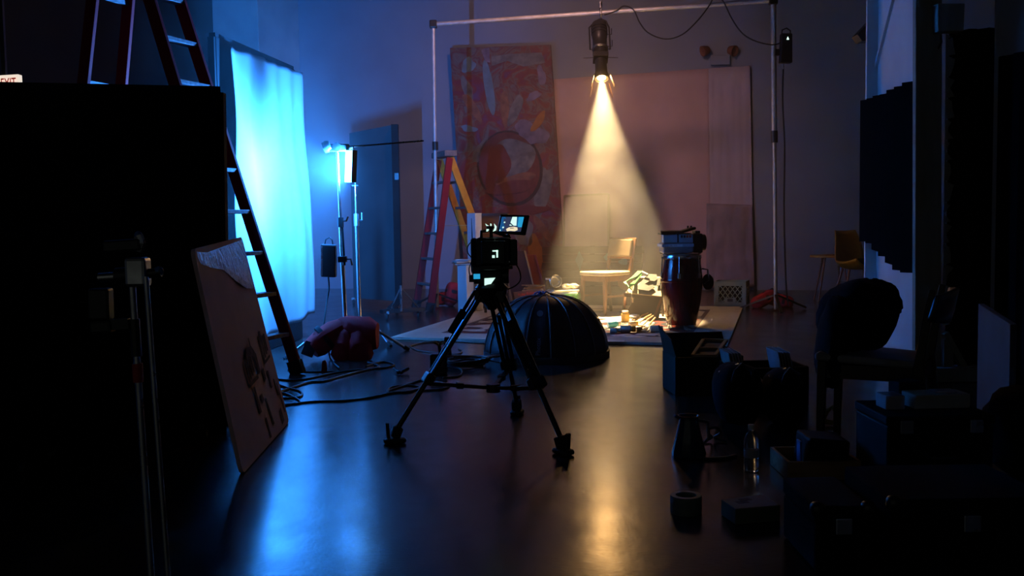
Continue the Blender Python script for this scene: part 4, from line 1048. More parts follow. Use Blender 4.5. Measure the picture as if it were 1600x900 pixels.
# lettering up the front panel
aa = A0 - math.pi / NR * 1.0
p0, p1 = dome(aa, .05, .012), dome(aa, .42, .012)
up_ = (p1 - p0).normalized(); rad = V((math.cos(aa), math.sin(aa), 0)); sd_ = up_.cross(rad).normalized()
if sd_.x > 0: sd_ = -sd_
text_mesh('lettering', 'Phottix', .05, 'logo_grey', sb, p0 + rad * .002 - sd_ * (.015), up_, sd_, .001, .9)
nm_ = rad
MB().lathe([(.016, 0), (.024, 0), (.024, .002), (.016, .002)], 20, (rad * .9 + V((0, 0, .35))).normalized().to_track_quat('Z', 'Y').to_matrix(), dome(aa, .55, .006)).build('emblem', 'logo_grey', sb)

# ------------------------------------------------------------------ dining chair
cc = V((1.04, 11.0, 0)); fw = V((-.80, -.60, 0)); sdv = V((.60, -.80, 0))
def CL(f, s_, z): return cc + fw * f + sdv * s_ + V((0, 0, z + RUGZ))
ch = thing('dining_chair', 'wooden dining chair with cream padded seat and back in the light beam', 'chair', (cc.x, cc.y, RUGZ))
def seatfn(i, j):
    pass
out_ = []
for k in range(24):
    t = 2 * math.pi * k / 24; c_, s_ = math.cos(t), math.sin(t)
    out_.append(CL(.235 * math.copysign(abs(c_) ** .45, c_), .225 * math.copysign(abs(s_) ** .45, s_) * (1.08 if c_ > 0 else .95), .425))
MB().slab(out_, (0, 0, .045)).build('seat', 'cream_vinyl', ch, smooth=True, bev=.012)
for s_ in (-1, 1):
    MB().bar(CL(.185, .185 * s_, 0), CL(.175, .18 * s_, .425), .026, .026, fw, .04, .04).build('front_leg', 'chair_wood', ch, bev=.004)
    bk = MB().bar(CL(-.24, .18 * s_, 0), CL(-.19, .18 * s_, .43), .026, .028, fw, .036, .045).build('back_leg', 'chair_wood', ch, bev=.004)
    MB().bar(CL(-.19, .18 * s_, .42), CL(-.275, .19 * s_, .83), .034, .042, fw, .026, .028).build('back_post', 'chair_wood', ch, bev=.004)
    MB().bar(CL(.18, .18 * s_, .39), CL(-.19, .18 * s_, .39), .022, .055).build('apron', 'chair_wood', ch)
    MB().bar(CL(.18, .18 * s_, .20), CL(-.21, .18 * s_, .20), .018, .022).build('stretcher', 'chair_wood', ch)
MB().bar(CL(.18, -.18, .39), CL(.18, .18, .39), .022, .055).build('apron', 'chair_wood', ch)
MB().bar(CL(-.19, -.18, .39), CL(-.19, .18, .39), .022, .055).build('apron', 'chair_wood', ch)
bu = (CL(-.275, 0, .83) - CL(-.19, 0, .42)).normalized(); bnn = sdv.cross(bu).normalized()
if bnn.dot(fw) < 0: bnn = -bnn
bc_ = CL(-.245, 0, .715)
MB().box(bc_ - bnn * .002, (.43, .022, .235), Matrix((sdv, bnn, bu)).transposed()).build('back_frame', 'chair_wood', ch, bev=.01)
MB().box(bc_ + bnn * .022, (.37, .035, .195), Matrix((sdv, bnn, bu)).transposed()).build('back_cushion', 'tan_vinyl', ch, bev=.014)

# ------------------------------------------------------------------ low tilted wooden seat with a cord
lt = thing('low_wooden_seat', 'low wooden seat tipped forward with a pale top between chair and drum', 'seat', F(1004, 496))
LY = 10.3
a0_, a1_, a2_, a3_ = At(977, 457, LY - .1), At(1034, 463, LY - .1), At(1036, 432, LY + .22), At(1004, 431, LY + .22)
a3_ = At(998, 431, LY + .22)
tn = (a1_ - a0_).cross(a3_ - a0_).normalized()
if tn.z < 0: tn = -tn
MB().slab([a0_, a1_, a2_, a3_], -tn * .022).build('top_panel', 'cream_board', lt, bev=.003)
MB().bar(a0_ - tn * .03, a1_ - tn * .03, .02, .035).build('front_rail', 'dark_wood', lt)
for pa, foot in ((a0_, F(974, 489)), (a1_, F(1021, 503))):
    foot.z = RUGZ; MB().bar(foot, pa - tn * .02, .022, .026, (0, -1, 0)).build('front_leg', 'chair_wood', lt)
for pa in (a2_, a3_):
    MB().bar(V((pa.x, pa.y + .03, RUGZ)), pa - tn * .02, .022, .026, (0, -1, 0)).build('rear_leg', 'dark_wood', lt)
MB().slab([V((a0_.x, LY + .1, RUGZ)), V((a1_.x, LY + .1, RUGZ)), a2_ - V((0, .1, .12)), a3_ - V((0, .1, .12))], (0, .012, 0)).build('back_panel', 'dark_wood', lt)
def TP(i, j, l=.024): return a0_.lerp(a1_, i).lerp(a3_.lerp(a2_, i), j) + tn * l
strap = thing('seat_shadow', 'dark shape standing for a shadow on the pale top of the low seat', 'strap', TP(.5, .1))  # cast shadow drawn as near-black pieces on the pale top
MB().slab([TP(*q) for q in ((.36, .98), (.72, .97), (.80, .72), (.70, .60), (.55, .62), (.42, .42), (.56, .35), (.68, .42), (.76, .30), (.62, .08), (.30, .10), (.24, .30))], tn * .008).build('shadow_patch', 'shadow_black', strap)
MB().slab([TP(*q) for q in ((.80, .80), (.92, .80), (.90, .40), (.80, .36))], tn * .008).build('shadow_tab', 'shadow_black', strap)
gc = thing('green_cord', 'bundle of bright green cord hung over the corner of the low seat', 'cord', TP(.02, .7))
for k in range(5):
    o = .012 * k
    MB().tube([TP(-.05, 1.02, .02) + V((o, -.01, .03)), TP(-.12 + .03 * k, .72, .04), TP(-.16 + .02 * k, .35, .05) + V((-o, 0, 0)), At(983 + k, 449 + k, LY - .12), At(985 + 1.5 * k, 444, LY - .13), TP(.03 + .02 * k, .6, .02), TP(.0, 1.0, .025) + V((o, 0, .02))], .0055, 6).build('loop', 'green_cord', gc, smooth=True)
MB().cyl(At(1003, 426, LY + .15), At(1012, 430, LY + .12), .018, n=10).build('plug', 'can_white', gc, smooth=True)
cable('strap_cord', [TP(.12, .2, .02), At(987, 462, LY - .14), At(989, 468, LY - .15), At(989, 473, LY - .15)], .006, 'cream_board', 'short pale cord dangling from the front of the low seat')

# ------------------------------------------------------------------ conga drum
cg = F(1065, 516); cg.z = RUGZ
cd_ = thing('conga_drum', 'dark red glossy conga drum with chrome hardware on the rug', 'drum', cg)
HC = .705
prof = [(.125, 0), (.13, .01), (.155, .12), (.18, .25), (.195, .38), (.198, .46), (.19, .56), (.175, .64), (.168, .665)]
MB().lathe(prof, 40, None, cg).build('shell', 'conga_red', cd_, smooth=True)
MB().lathe([(.127, .0), (.134, .0), (.139, .035), (.131, .037)], 40, None, cg).build('foot_ring', 'chrome', cd_, smooth=True)
MB().lathe([(.168, .655), (.186, .655), (.19, .67), (.186, .69), (.172, .695)], 40, None, cg).build('tension_hoop', 'chrome', cd_, smooth=True)
MB().lathe([(.178, .69), (.17, .702), (.001, .705)], 36, None, cg).build('drum_head', 'drum_skin', cd_, smooth=True)
MB().lathe([(.1985, .44), (.2005, .445), (.2005, .465), (.1985, .47)], 40, None, cg).build('band', 'conga_red', cd_, smooth=True)
for k in range(6):
    a = R(-105 + 60 * k); d = V((math.cos(a), math.sin(a), 0))
    lug = MB().box(cg + d * .198 + V((0, 0, .50)), (.025, .03, .05), Matrix.Rotation(a, 3, 'Z')).build('lug', 'chrome', cd_, bev=.004)
    MB().cyl(cg + d * .205 + V((0, 0, .49)), cg + d * .193 + V((0, 0, .68)), .0055, n=8).build('tension_rod', 'chrome', lug, smooth=True)
MB().tube([cg + V((.19, -.03, .56)), cg + V((.24, -.05, .55)), cg + V((.25, -.05, .45)), cg + V((.21, -.04, .42))], .008, 6).build('side_handle', 'chrome', cd_, smooth=True)
hb_ = tag(MB().blob(cg + V((.255, .02, .43)), ((.05, 0, 0), (0, .04, 0), (0, 0, .075)), .8, lump=.08, seed=4).build('hanging_pouch', 'black_cloth', smooth=True), 'small black pouch hanging at the right side of the drum', 'pouch')

# projector-like recorder on the drum
dv = thing('tape_recorder', 'boxy blue-grey portable recorder with dark front resting on the drum', 'recorder', cg + V((-.02, 0, .707)))
DZ = cg.z + .7075
def DB(name, x0, x1, y0, y1, z0, z1, mt, par, bev=.004): return MB().box((cg.x + (x0 + x1) / 2, cg.y + (y0 + y1) / 2, DZ + (z0 + z1) / 2), (x1 - x0, y1 - y0, z1 - z0)).build(name, mt, par, bev=bev)
b0_ = DB('base', -.19, .09, -.15, .14, .004, .105, 'device_grey', dv, .012)
DB('band', -.205, .092, -.158, .145, .062, .092, 'device_blue', b0_)
DB('label_strip', -.145, -.015, -.161, -.158, .066, .088, 'label_white', b0_, 0)
text_mesh('lettering', 'TR - 4 5', .017, 'stencil_ink', b0_, V((cg.x - .135, cg.y - .1616, DZ + .071)), (1, 0, 0), (0, 0, 1), .0002, 1.2)
DB('control_face', -.19, -.062, -.15, -.02, .105, .178, 'device_blue', dv)
DB('recess', -.062, -.045, -.13, .10, .105, .185, 'black_plastic', dv)
kp = DB('key_panel', -.045, .085, -.15, .05, .105, .178, 'device_blue', dv)
for k in range(4): DB('key', -.03 + .026 * k, -.012 + .026 * k, -.155, -.149, .148, .172, 'black_plastic' if k < 2 else 'tube_red', kp, .002)
DB('key_bar', -.035, .078, -.158, -.149, .122, .140, 'device_blue', kp, .002)
DB('top_housing', -.20, .085, -.05, .14, .178, .19, 'black_plastic', dv)
lid = MB().slab([V((cg.x - .215, cg.y - .16, DZ + .190)), V((cg.x - .02, cg.y - .16, DZ + .190)), V((cg.x + .02, cg.y + .10, DZ + .195)), V((cg.x - .18, cg.y + .10, DZ + .195))], (0, 0, .022)).build('lid', 'leather_brown', dv, bev=.004)
MB().bar(V((cg.x - .03, cg.y - .1, DZ + .20)), V((cg.x + .12, cg.y, DZ + .235)), .06, .025).build('carry_handle', 'black_plastic', dv, bev=.006)
for x in (.06, .09): MB().cyl((cg.x + x, cg.y - .02, DZ + .23), (cg.x + x, cg.y - .02, DZ + .258), .008, n=8).build('knob', 'black_plastic', dv)
DB('rear_body', .09, .18, -.13, .14, .004, .185, 'black_plastic', dv, .012)
DB('motor_cover', .12, .165, -.08, .10, .185, .21, 'black_plastic', dv, .006)
MB().cyl((cg.x + .18, cg.y - .02, DZ + .10), (cg.x + .225, cg.y - .02, DZ + .10), .075, n=20).build('round_cap', 'black_plastic', dv, smooth=True, bev=.01)
for x, y in ((-.17, -.12), (.15, -.12), (-.17, .12), (.15, .12)): DB('rubber_foot', x - .012, x + .012, y - .012, y + .012, -.003, .005, 'rubber', dv, 0)

# ------------------------------------------------------------------ milk crates
def crate(name, label, c, size, rz, mt, zb, logo=True):
    t = thing(name, label, 'crate', (c.x, c.y, zb), rz)
    w, d, h = size; th = .014
    def L_(b, nm, bev=0, par=None): return b.build(nm, mt, par or t, bev=bev, world=False)
    L_(MB().box((0, 0, .012), (w, d, .02)), 'bottom')
    for sx in (-1, 1):
        for sy in (-1, 1): L_(MB().box((sx * (w / 2 - .012), sy * (d / 2 - .012), h / 2), (.026, .026, h)), 'corner_post', .004)
    for ax_, ln, o in ((0, w, d), (1, d, w)):
        for s_ in (-1, 1):
            g = MB()
            def bx(u, z, du, dz, tt=th):
                cpos = (u, s_ * (o / 2 - th / 2), z) if ax_ == 0 else (s_ * (o / 2 - th / 2), u, z)
                g.box(cpos, (du, tt, dz) if ax_ == 0 else (tt, du, dz))
            bx(0, h - .03, ln, .055); bx(0, .025, ln, .045)
            for u in (-ln * .42, ln * .42): bx(u, h / 2, ln * .10, h)
            bx(0, h * .22, ln * .36, .07)
            sw = L_(g, 'side_wall')
            gg = MB(); n = 7
            y_ = s_ * (o / 2 - th / 2)
            z0, z1 = .05, h - .05; n = 5; u0, u1 = -ln * .38, ln * .38; hh = z1 - z0
            for k in range(-4, n + 1):
                for dr in (1, -1):
                    ua = u0 + (u1 - u0) * k / n * 1.0; ub = ua + hh * .75
                    pa, pb_ = (ua, z0), (ub, z1)
                    # clip in u
                    def cl(p, q):
                        (x0, a), (x1, b) = p, q
                        if x0 < u0: a = a + (b - a) * (u0 - x0) / (x1 - x0); x0 = u0
                        if x1 > u1: b = a + (b - a) * (u1 - x0) / (x1 - x0); x1 = u1
                        return (x0, a), (x1, b)
                    if ub <= u0 or ua >= u1: continue
                    pa, pb_ = cl(pa, pb_)
                    if dr < 0: pa, pb_ = (-pa[0], pa[1]), (-pb_[0], pb_[1])
                    A_ = (pa[0], y_, pa[1]) if ax_ == 0 else (y_, pa[0], pa[1]); B_ = (pb_[0], y_, pb_[1]) if ax_ == 0 else (y_, pb_[0], pb_[1])
                    gg.bar(A_, B_, .009, .010, (0, 1, 0) if ax_ == 0 else (1, 0, 0))
            L_(gg, 'lattice', 0, sw)
            if logo:
                lg = MB().box((0, y_ * 1.03, h * .24) if ax_ == 0 else (y_ * 1.03, 0, h * .24), (ln * .17, .006, .035) if ax_ == 0 else (.006, ln * .17, .035))
                lg.build('hand_slot', 'black_plastic', sw, world=False)
    return t
cpt = F(1152, 479)
crate('milk_crate', 'grey-green lattice milk crate by the foot of the pale sheet', V((cpt.x - .02, cpt.y + .2, 0)), (.38, .33, .30), R(-20), 'crate_grey', .002)
tag(MB().blob((cpt.x - .02, cpt.y + .2, .15), ((.15, 0, 0), (0, .12, 0), (0, 0, .12)), .5, 18, 10, .05, 77).build('dark_filler', 'black_cloth', smooth=True), 'black filler added to darken the inside of the grey-green milk crate', 'filler')  # filler added so the crate's inside looks shaded
gcp = At(877, 480, 11.0)
crate('milk_crate', 'bright green milk crate heaped with papers beside the dining chair', V((gcp.x + .02, 11.0, 0)), (.35, .33, .225), R(-12), 'crate_green', .002 if False else RUGZ + .001, False)
gz = RUGZ + .228; gx, gy = gcp.x + .02, 11.0
for k in range(4):
    tag(MB().box((gx - .01 + rnd.uniform(-.03, .03), gy + rnd.uniform(-.03, .03), gz + .006 + k * .011), (.34 - .02 * k, .27, .010), Matrix.Rotation(rnd.uniform(-.3, .3), 3, 'Z')).build('paper_stack', 'paper', bev=.001),
        ['bottom sheaf of white paper on the green crate', 'second sheaf of white paper on the green crate', 'third sheaf of white paper on the green crate', 'topmost sheaf of white paper on the green crate'][k], 'paper', 'papers on the green crate')
pz_ = gz + .052
lamp = thing('lamp_head', 'small round metal lamp head standing on the papers of the green crate', 'lamp', (gx - .11, gy - .02, pz_))
lm = V((.25, -1, .15)).normalized().to_track_quat('Z', 'Y').to_matrix(); lc = V((gx - .09, gy - .04, pz_ + .085))
MB().lathe([(.03, -.09), (.045, -.07), (.05, -.02), (.066, .035), (.072, .04), (.066, .045), (.05, 0), (.001, -.01)], 24, lm, lc).build('shade', 'steel', lamp, smooth=True)
MB().lathe([(.001, -.006), (.045, -.002)], 20, lm, lc).build('bulb_face', 'device_grey', lamp, smooth=True)
MB().box((gx - .17, gy, pz_ + .05), (.045, .05, .10)).build('grip', 'leather_brown', lamp, bev=.008)
MB().cyl((gx - .19, gy, pz_ + .11), (gx - .14, gy, pz_ + .11), .014, n=10).build('knob', 'can_white', lamp, smooth=True)
MB().lathe([(.001, 0), (.07, .002), (.06, .02), (.001, .022)], 20, None, (gx - .09, gy - .03, pz_ - .001)).build('base', 'leather_brown', lamp, smooth=True)
for k, (dx, dy, ang, mt, lab) in enumerate(((.04, -.03, .5, 'can_white', 'crumpled pale rag beside the lamp head on the green crate'), (.12, .0, .2, 'paper', 'crumpled white paper ball at the right end of the green crate'))):
    tag(MB().blob((gx + dx, gy + dy, pz_ + .028), ((.055, 0, 0), (0, .045, 0), (0, 0, .03)), .9, 20, 12, .16, 30 + k).build('crumpled_paper', mt, smooth=True), lab, 'rag' if k == 0 else 'paper')
tag(MB().cyl((gx + .03, gy - .07, pz_ + .045), (gx + .12, gy - .05, pz_ + .010), .009, n=8).build('paint_brush', 'brush_wood', smooth=True), 'wooden brush handle lying across the papers on the green crate', 'brush')
bk = At(837, 454, 11.3)
bt = thing('small_stool', 'low brown box carrying a heap of sticks beside the green crate', 'box', (bk.x - .02, 11.3, 0))
MB().box((bk.x - .03, 11.3, RUGZ + .115), (.22, .22, .225)).build('body', 'plank_brown', bt, bev=.004)
MB().box((bk.x - .03, 11.3, RUGZ + .236), (.25, .25, .016)).build('top', 'worn_wood', bt, bev=.004)
for k in range(8):
    a = rnd.uniform(-.5, .5); d = V((math.cos(a), math.sin(a), rnd.uniform(-.02, .08)))
    c = V((bk.x - .03 + rnd.uniform(-.04, .04), 11.27 + rnd.uniform(-.06, .05), RUGZ + .256 + .008 * k))
    tag(MB().bar(c - d * .10, c + d * .10, .016, .010).build('wood_stick', 'brush_wood', bev=.001), 'short pale wooden stick heaped on the low brown box', 'stick', 'sticks on the low box')

# ------------------------------------------------------------------ paint jars, tubes and brushes on the rug
def jar(name, label, cat, p, d, L_, r, mt, cap=None, capL=.02):
    p = V(p); d = V(d).normalized(); m = d.to_track_quat('Z', 'Y').to_matrix()
    t = thing(name, label, cat, (p.x, p.y, RUGZ))
    MB().lathe([(r * .9, 0), (r, .006), (r, L_ * .82), (r * .72, L_ * .9), (r * .7, L_)], 18, m, p).build('body', mt, t, smooth=True)
    if cap: MB().lathe([(r * .8, L_ - .002), (r * .82, L_ + capL), (r * .7, L_ + capL + .003), (.001, L_ + capL + .003)], 18, m, p).build('cap', cap, t, smooth=True)
    return t
z = RUGZ
q = F(977, 503, z); jar('paint_jar', 'upright yellow paint jar with a pale lid among the paint things', 'jar', q, (0, 0, 1), .10, .042, 'can_yellow', 'can_white', .012)
q = F(950, 508, z + .03); jar('paint_tube', 'teal and white plastic bottle lying left of the yellow jar', 'bottle', q, (1, .25, .12), .10, .032, 'tube_teal', 'can_white')
q = F(953, 516, z + .025); jar('spray_can', 'pale can lying in front of the teal bottle', 'can', q, (1, -.1, 0), .075, .025, 'can_white', 'cream_board')
q = F(969, 514, z + .034); jar('spray_can', 'white can with an orange cap lying in the front of the pile', 'can', q, (1, -.12, 0), .11, .034, 'can_white', 'can_orange', .03)
q = F(994, 515, z + .024); jar('spray_can', 'small cream tin right of the orange-capped can', 'can', q, (1, .2, 0), .045, .024, 'can_white', 'brush_wood', .01)
q = F(1016, 514, z + .032); jar('spray_can', 'white can lying on its side next to the foot of the drum', 'can', q, (1, .1, 0), .10, .032, 'can_white', 'cream_board', .012)
q = F(983, 507, z + .03); jar('paint_jar', 'squat yellow-lidded jar behind the orange-capped can', 'jar', q, (1, .35, .1), .07, .03, 'cream_board', 'can_yellow', .015)
q = F(978, 488, z + .025); jar('paint_tube', 'bright red paint tube lying behind the yellow jar', 'tube', q, (1, -.45, -.05), .12, .024, 'tube_red', 'can_white', .03)
for k, (x0, y0, x1, y1, lab) in enumerate(((990, 500, 1013, 489, 'long wooden paint brush pointing up behind the brush fan'), (997, 503, 1018, 491, 'middle paint brush of the fan beside the drum'), (1000, 509, 1021, 493, 'broad pale paint brush lying across the pile'), (1005, 518, 1024, 496, 'flat brush with splayed bristles nearest the camera'))):
    a, b = F(x0, y0, z + .015), F(x1, y1, z + .06 + .006 * k)
    t = thing('paint_brush', lab, 'brush', (a.x, a.y, z))
    d = (b - a)
    MB().tube([a + d * .40, a + d * .6, a + d * .98, b], [.010, .011, .007, .003], 8).build('handle', 'brush_wood', t, smooth=True)
    MB().bar(a + d * .28, a + d * .42, .034, .014, (0, 0, 1), .022, .016).build('ferrule', 'steel', t)
    MB().bar(a, a + d * .29, .05, .010, (0, 0, 1), .034, .014).build('bristles', 'cream_board' if k else 'bristle', t)
for k, (x, y, sx, sy, mt, lab) in enumerate(((990, 497, .07, .05, 'paper', 'crumpled white paper among the paint jars'), (963, 509, .05, .04, 'can_white', 'crumpled pale cloth beside the teal bottle'), (1008, 488, .05, .04, 'leather_brown', 'small brown crumpled rag under the low seat'), (1019, 486, .035, .03, 'device_blue', 'small bluish crumpled ball under the low seat'))):
    p = F(x, y, z); tag(MB().blob(p + V((0, 0, .022)), ((sx, 0, 0), (0, sy, 0), (0, 0, .022)), .9, 18, 10, .15, 50 + k).build('crumpled_rag', mt, smooth=True), lab, 'rag')
for k, (x, y) in enumerate(((972, 524), (990, 526), (1010, 523), (958, 533), (1055, 497))):
    p = F(x, y, z); tag(MB().box(p + V((0, 0, .002)), (.19, .13, .002), Matrix.Rotation(rnd.uniform(-.8, .8), 3, 'Z')).build('paper_sheet', 'paper'), ['paper sheet on the rug just in front of the cans', 'paper sheet on the rug below the orange-capped can', 'paper sheet on the rug below the brushes', 'paper sheet near the front edge of the rug by the softbox', 'paper sheet lying on the rug left of the drum foot'][k] if k < 4 else 'paper sheet lying on the rug behind the drum', 'paper', 'paper sheets on the rug')

# ------------------------------------------------------------------ cables and small gear on the floor
def fc(pts, z=.006): return [F(x, y, z) for x, y in pts]
cable('floor_cable', fc([(572, 572), (600, 565), (616, 570), (598, 575), (560, 578), (520, 583), (480, 592), (452, 594), (430, 592)]), .007, 'cable_rubber', 'black cable running from the sandbags toward the tall ladder')
cable('floor_cable', fc([(575, 566), (592, 573), (560, 581), (530, 589), (505, 596), (485, 597), (462, 604), (438, 612), (425, 618)]), .008, 'cable_rubber', 'thick black cable crossing the floor left of the sandbags')
cable('floor_cable', fc([(655, 606), (640, 612), (612, 614), (580, 621), (540, 626), (500, 627), (465, 630), (440, 634), (425, 634)]), .007, 'cable_rubber', 'black cable running from the tripod to the leaning board')
cable('floor_cable', fc([(430, 600), (450, 606), (470, 612), (468, 620), (440, 622), (425, 620), (440, 614), (462, 622), (468, 630), (440, 632)]), .007, 'cable_rubber', 'tangled black cable loop beside the leaning board')
cable('floor_cable', fc([(450, 578), (480, 581), (505, 581), (530, 580)]), .006, 'cable_rubber', 'short black cable with plug by the tall ladder foot')
tag(MB().lathe([(.02, 0), (.022, .01), (.018, .07), (.01, .085), (.001, .086)], 14, None, F(507, 582, 0) + V((0, 0, .002))).build('red_marker', 'tape_red', smooth=True), 'small red plug cap standing on the floor among the cables', 'plug')
cable('brown_cable', fc([(605, 611), (612, 605), (635, 602), (655, 604), (650, 609), (625, 612), (606, 611), (640, 600), (660, 594), (690, 598), (702, 602), (690, 608), (660, 610)]), .006, 'cable_brown', 'loosely coiled brown cable on the floor left of the tripod')
cable('brown_cable', fc([(640, 541), (660, 536), (700, 533), (740, 535), (762, 536)]), .006, 'cable_brown', 'thin brown cable along the front edge of the rug')
cable('brown_cable', fc([(640, 541), (652, 547), (672, 550), (690, 551), (715, 553), (722, 548), (716, 545)]), .005, 'cable_brown', 'thin brown cable curling behind the clamp box')
cable('brown_cable', fc([(692, 590), (715, 588), (722, 582), (718, 576), (700, 572)]), .006, 'cable_brown', 'brown cable end curling under the tripod leg')
co = thing('cable_coil', 'coil of black and chrome cable lying behind the tripod leg', 'cable', F(728, 572))
cp = F(728, 572, 0)
for k in range(5):
    r_ = .13 + .012 * k; pts = [cp + V((r_ * math.cos(t * .524 + k) + .01 * math.sin(3 * t + k), .6 * r_ * 1.6 * math.sin(t * .524 + k), .012 + .011 * k + .006 * math.sin(t + k))) for t in range(13)]
    MB().tube(pts, .008, 6).build('cable_turn', 'cable_rubber' if k % 2 else 'cable_brown', co, smooth=True)
for k in range(3):
    a = cp + V((.10 + .05 * k - .25 * (k == 0), -.08 + .05 * k, .06)); MB().cyl(a, a + V((.06, .03, .01)), .011, n=8).build('connector', 'chrome', co, smooth=True)
bx_ = F(681, 586)
cbx = thing('clamp_box', 'small dark box with a brass clamp standing on the floor left of the tripod', 'box', bx_)
MB().box(bx_ + V((.02, .03, .075)), (.115, .11, .145)).build('body', 'kettle_blue', cbx, bev=.012)
MB().cyl(bx_ + V((.03, .03, .145)), bx_ + V((.025, .03, .20)), .012, n=8).build('neck', 'black_metal', cbx)
for k in range(5):
    a = k * 1.25; MB().tube([bx_ + V((.025, .03, .20)), bx_ + V((.025 + .035 * math.cos(a), .03 + .03 * math.sin(a), .225)), bx_ + V((.025 + .05 * math.cos(a), .03 + .03 * math.sin(a), .215 + .01 * (k % 2)))], .008, 6).build('clamp_jaw', 'worn_wood', cbx)
p = F(699, 556); tag(MB().bar(p + V((0, 0, .002)), p + V((0, 0, .15)), .07, .05, (0, -1, 0), .04, .04).build('wedge_block', 'case_black', bev=.005), 'dark upright wedge block behind the tripod leg on the floor', 'block')
p = F(626, 584); hk_ = thing('spring_clamp', 'black spring clamp lying on the floor between sandbags and tripod', 'clamp', p)
for s_ in (-1, 1): MB().tube([p + V((s_ * .05, .04, .03)), p + V((s_ * .02, 0, .02)), p + V((-s_ * .015, -.05, .015))], .012, 6).build('jaw', 'black_metal', hk_)

# ------------------------------------------------------------------ right side: flats, drapes, chairs
A_ = V((2.63, 6.35, 0)); B_ = V((At(1366, 300, 7.7).x, 7.7, 0))
wl = (B_ - A_).normalized(); wnrm = V((-wl.y, wl.x, 0))
if wnrm.x > 0: wnrm = -wnrm
sf = thing('scenery_flat', 'tall white scenery flat with a timber edge at the right, blue light on its face', 'scenery flat', (A_ + B_) / 2)
HF = 3.2
MB().slab([A_ + V((0, 0, .003)), B_ + V((0, 0, .003)), B_ + V((0, 0, HF)), A_ + V((0, 0, HF))], -wnrm * .04).build('face', 'white_board', sf)
MB().bar(B_ + wnrm * .02 + V((0, 0, .003)) - wl * .06, B_ + wnrm * .02 + V((0, 0, HF)) - wl * .06, .04, .12, wnrm).build('face_batten', 'white_board', sf)
MB().bar(A_.lerp(B_, .55) + wnrm * .012 + V((0, 0, 2.62)), A_.lerp(B_, .98) + wnrm * .012 + V((0, 0, 2.15)), .03, .02, wnrm).build('face_batten', 'white_board', sf)
PF = At(1449, 300, 6.33)
post = MB().bar(V((PF.x, 6.31, .003)), V((PF.x - .03, 6.31, HF)), .165, .05, (0, -1, 0)).build('timber_edge', 'pine', sf, bev=.004)
pe = V((PF.x + .085, 6.28, 0)); rr = random.Random(5)
for k in range(14):
    z0 = .35 + k * .13
    o = [pe + V((0, 0, z0)), pe + V((rr.uniform(.02, .06), 0, z0 + .01)), pe + V((rr.uniform(.0, .05), -.005, z0 + .06)), pe + V((rr.uniform(.03, .07), 0, z0 + .11)), pe + V((0, 0, z0 + .135))]
    MB().slab(o, (0, .004, 0)).build('torn_strip', 'torn_paper', post)
b0, b1 = At(1430, 596, 6.25), At(1522, 596, 6.25)
MB().bar(V((b0.x, 6.22, .05)), V((b1.x, 6.22, .05)), .06, .09).build('base_sill', 'pine', sf, bev=.004)
MB().bar(At(1476, 520, 6.24), At(1514, 588, 6.24), .035, .05, (0, -1, 0)).build('diagonal_brace', 'pine', sf)
MB().box(V((At(1480, 575, 6.24).x, 6.24, .18)), (.06, .04, .18)).build('cleat', 'pine', sf)
jb = thing('junction_box', 'pale electrical junction box fixed high on the timber edge', 'electrical box', At(1475, 55, 6.26))
j = [At(1456, 53, 6.29), At(1496, 53, 6.29), At(1498, 10, 6.29), At(1456, 10, 6.29)]
MB().slab(j, (0, -.09, 0)).build('housing', 'pine', jb, bev=.006)
MB().tube([At(1470, 54, 6.24), At(1471, 66, 6.24), At(1466, 76, 6.26)], .006, 6).build('wire', 'cable_rubber', jb)
MB().tube([At(1484, 54, 6.24), At(1487, 58, 6.24), At(1483, 60, 6.24)], .005, 6).build('wire', 'cable_rubber', jb)
# pleated black drape with stepped hem on the flat
dr = thing('black_drape', 'pleated black drape with a stepped hem hanging on the white scenery flat', 'drape', (A_ + B_) / 2 + V((-.1, 0, .7)))
tops = []
NP = 7
D0, D1 = A_ + wnrm * .035 - wl * .03, B_ + wnrm * .035 + wl * .02
hem = [.685, .685, .70, .765, .775, .845, .86]; hd_t = [1.90, 1.90, 1.905, 1.90, 1.915, 1.92, 1.93]
for k in range(NP):
    i0, i1 = k / NP, (k + 1) / NP
    p0, p1 = D0.lerp(D1, i0), D0.lerp(D1, i1); pm = (p0 + p1) / 2 + wnrm * .085
    h1 = hem[min(k + 1, NP - 1)]
    b = MB()
    for (qa, qb, ha, hb, ta, tb) in ((p0, pm, hem[k], (hem[k] + h1) / 2, hd_t[k], hd_t[k]), (pm, p1, (hem[k] + h1) / 2, h1, hd_t[k], hd_t[min(k + 1, NP - 1)])):
        b.slab([qa + V((0, 0, ha)), qb + V((0, 0, hb)), qb + V((0, 0, tb)), qa + V((0, 0, ta))], wnrm * .006)
    b.build('pleat', 'black_cloth', dr)
MB().bar(D0 + wnrm * -.01 + V((0, 0, 1.9)), D1 + wnrm * -.01 + V((0, 0, 1.925)), .015, .03).build('hanging_rail', 'black_metal', dr)
cl = thing('clamp_lamp', 'black wedge-shaped lamp head sticking out behind the top of the scenery flat', 'lamp', At(1362, 66, 7.75))
MB().slab([At(1340, 54, 7.76), At(1347, 64, 7.76), At(1368, 62, 7.76), At(1368, 24, 7.76)], (0, .14, 0)).build('hood', 'black_metal', cl, bev=.004)
MB().slab([At(1353, 52, 7.755), At(1366, 47, 7.755), At(1366, 45, 7.755), At(1353, 50, 7.755)], (0, .01, 0)).build('trim', 'steel', cl)
MB().bar(At(1363, 45, 7.85), At(1375, 45, 7.85), .04, .04).build('bracket', 'black_metal', cl)
st2 = V((At(1363, 120, 7.85).x, 7.85, 0))
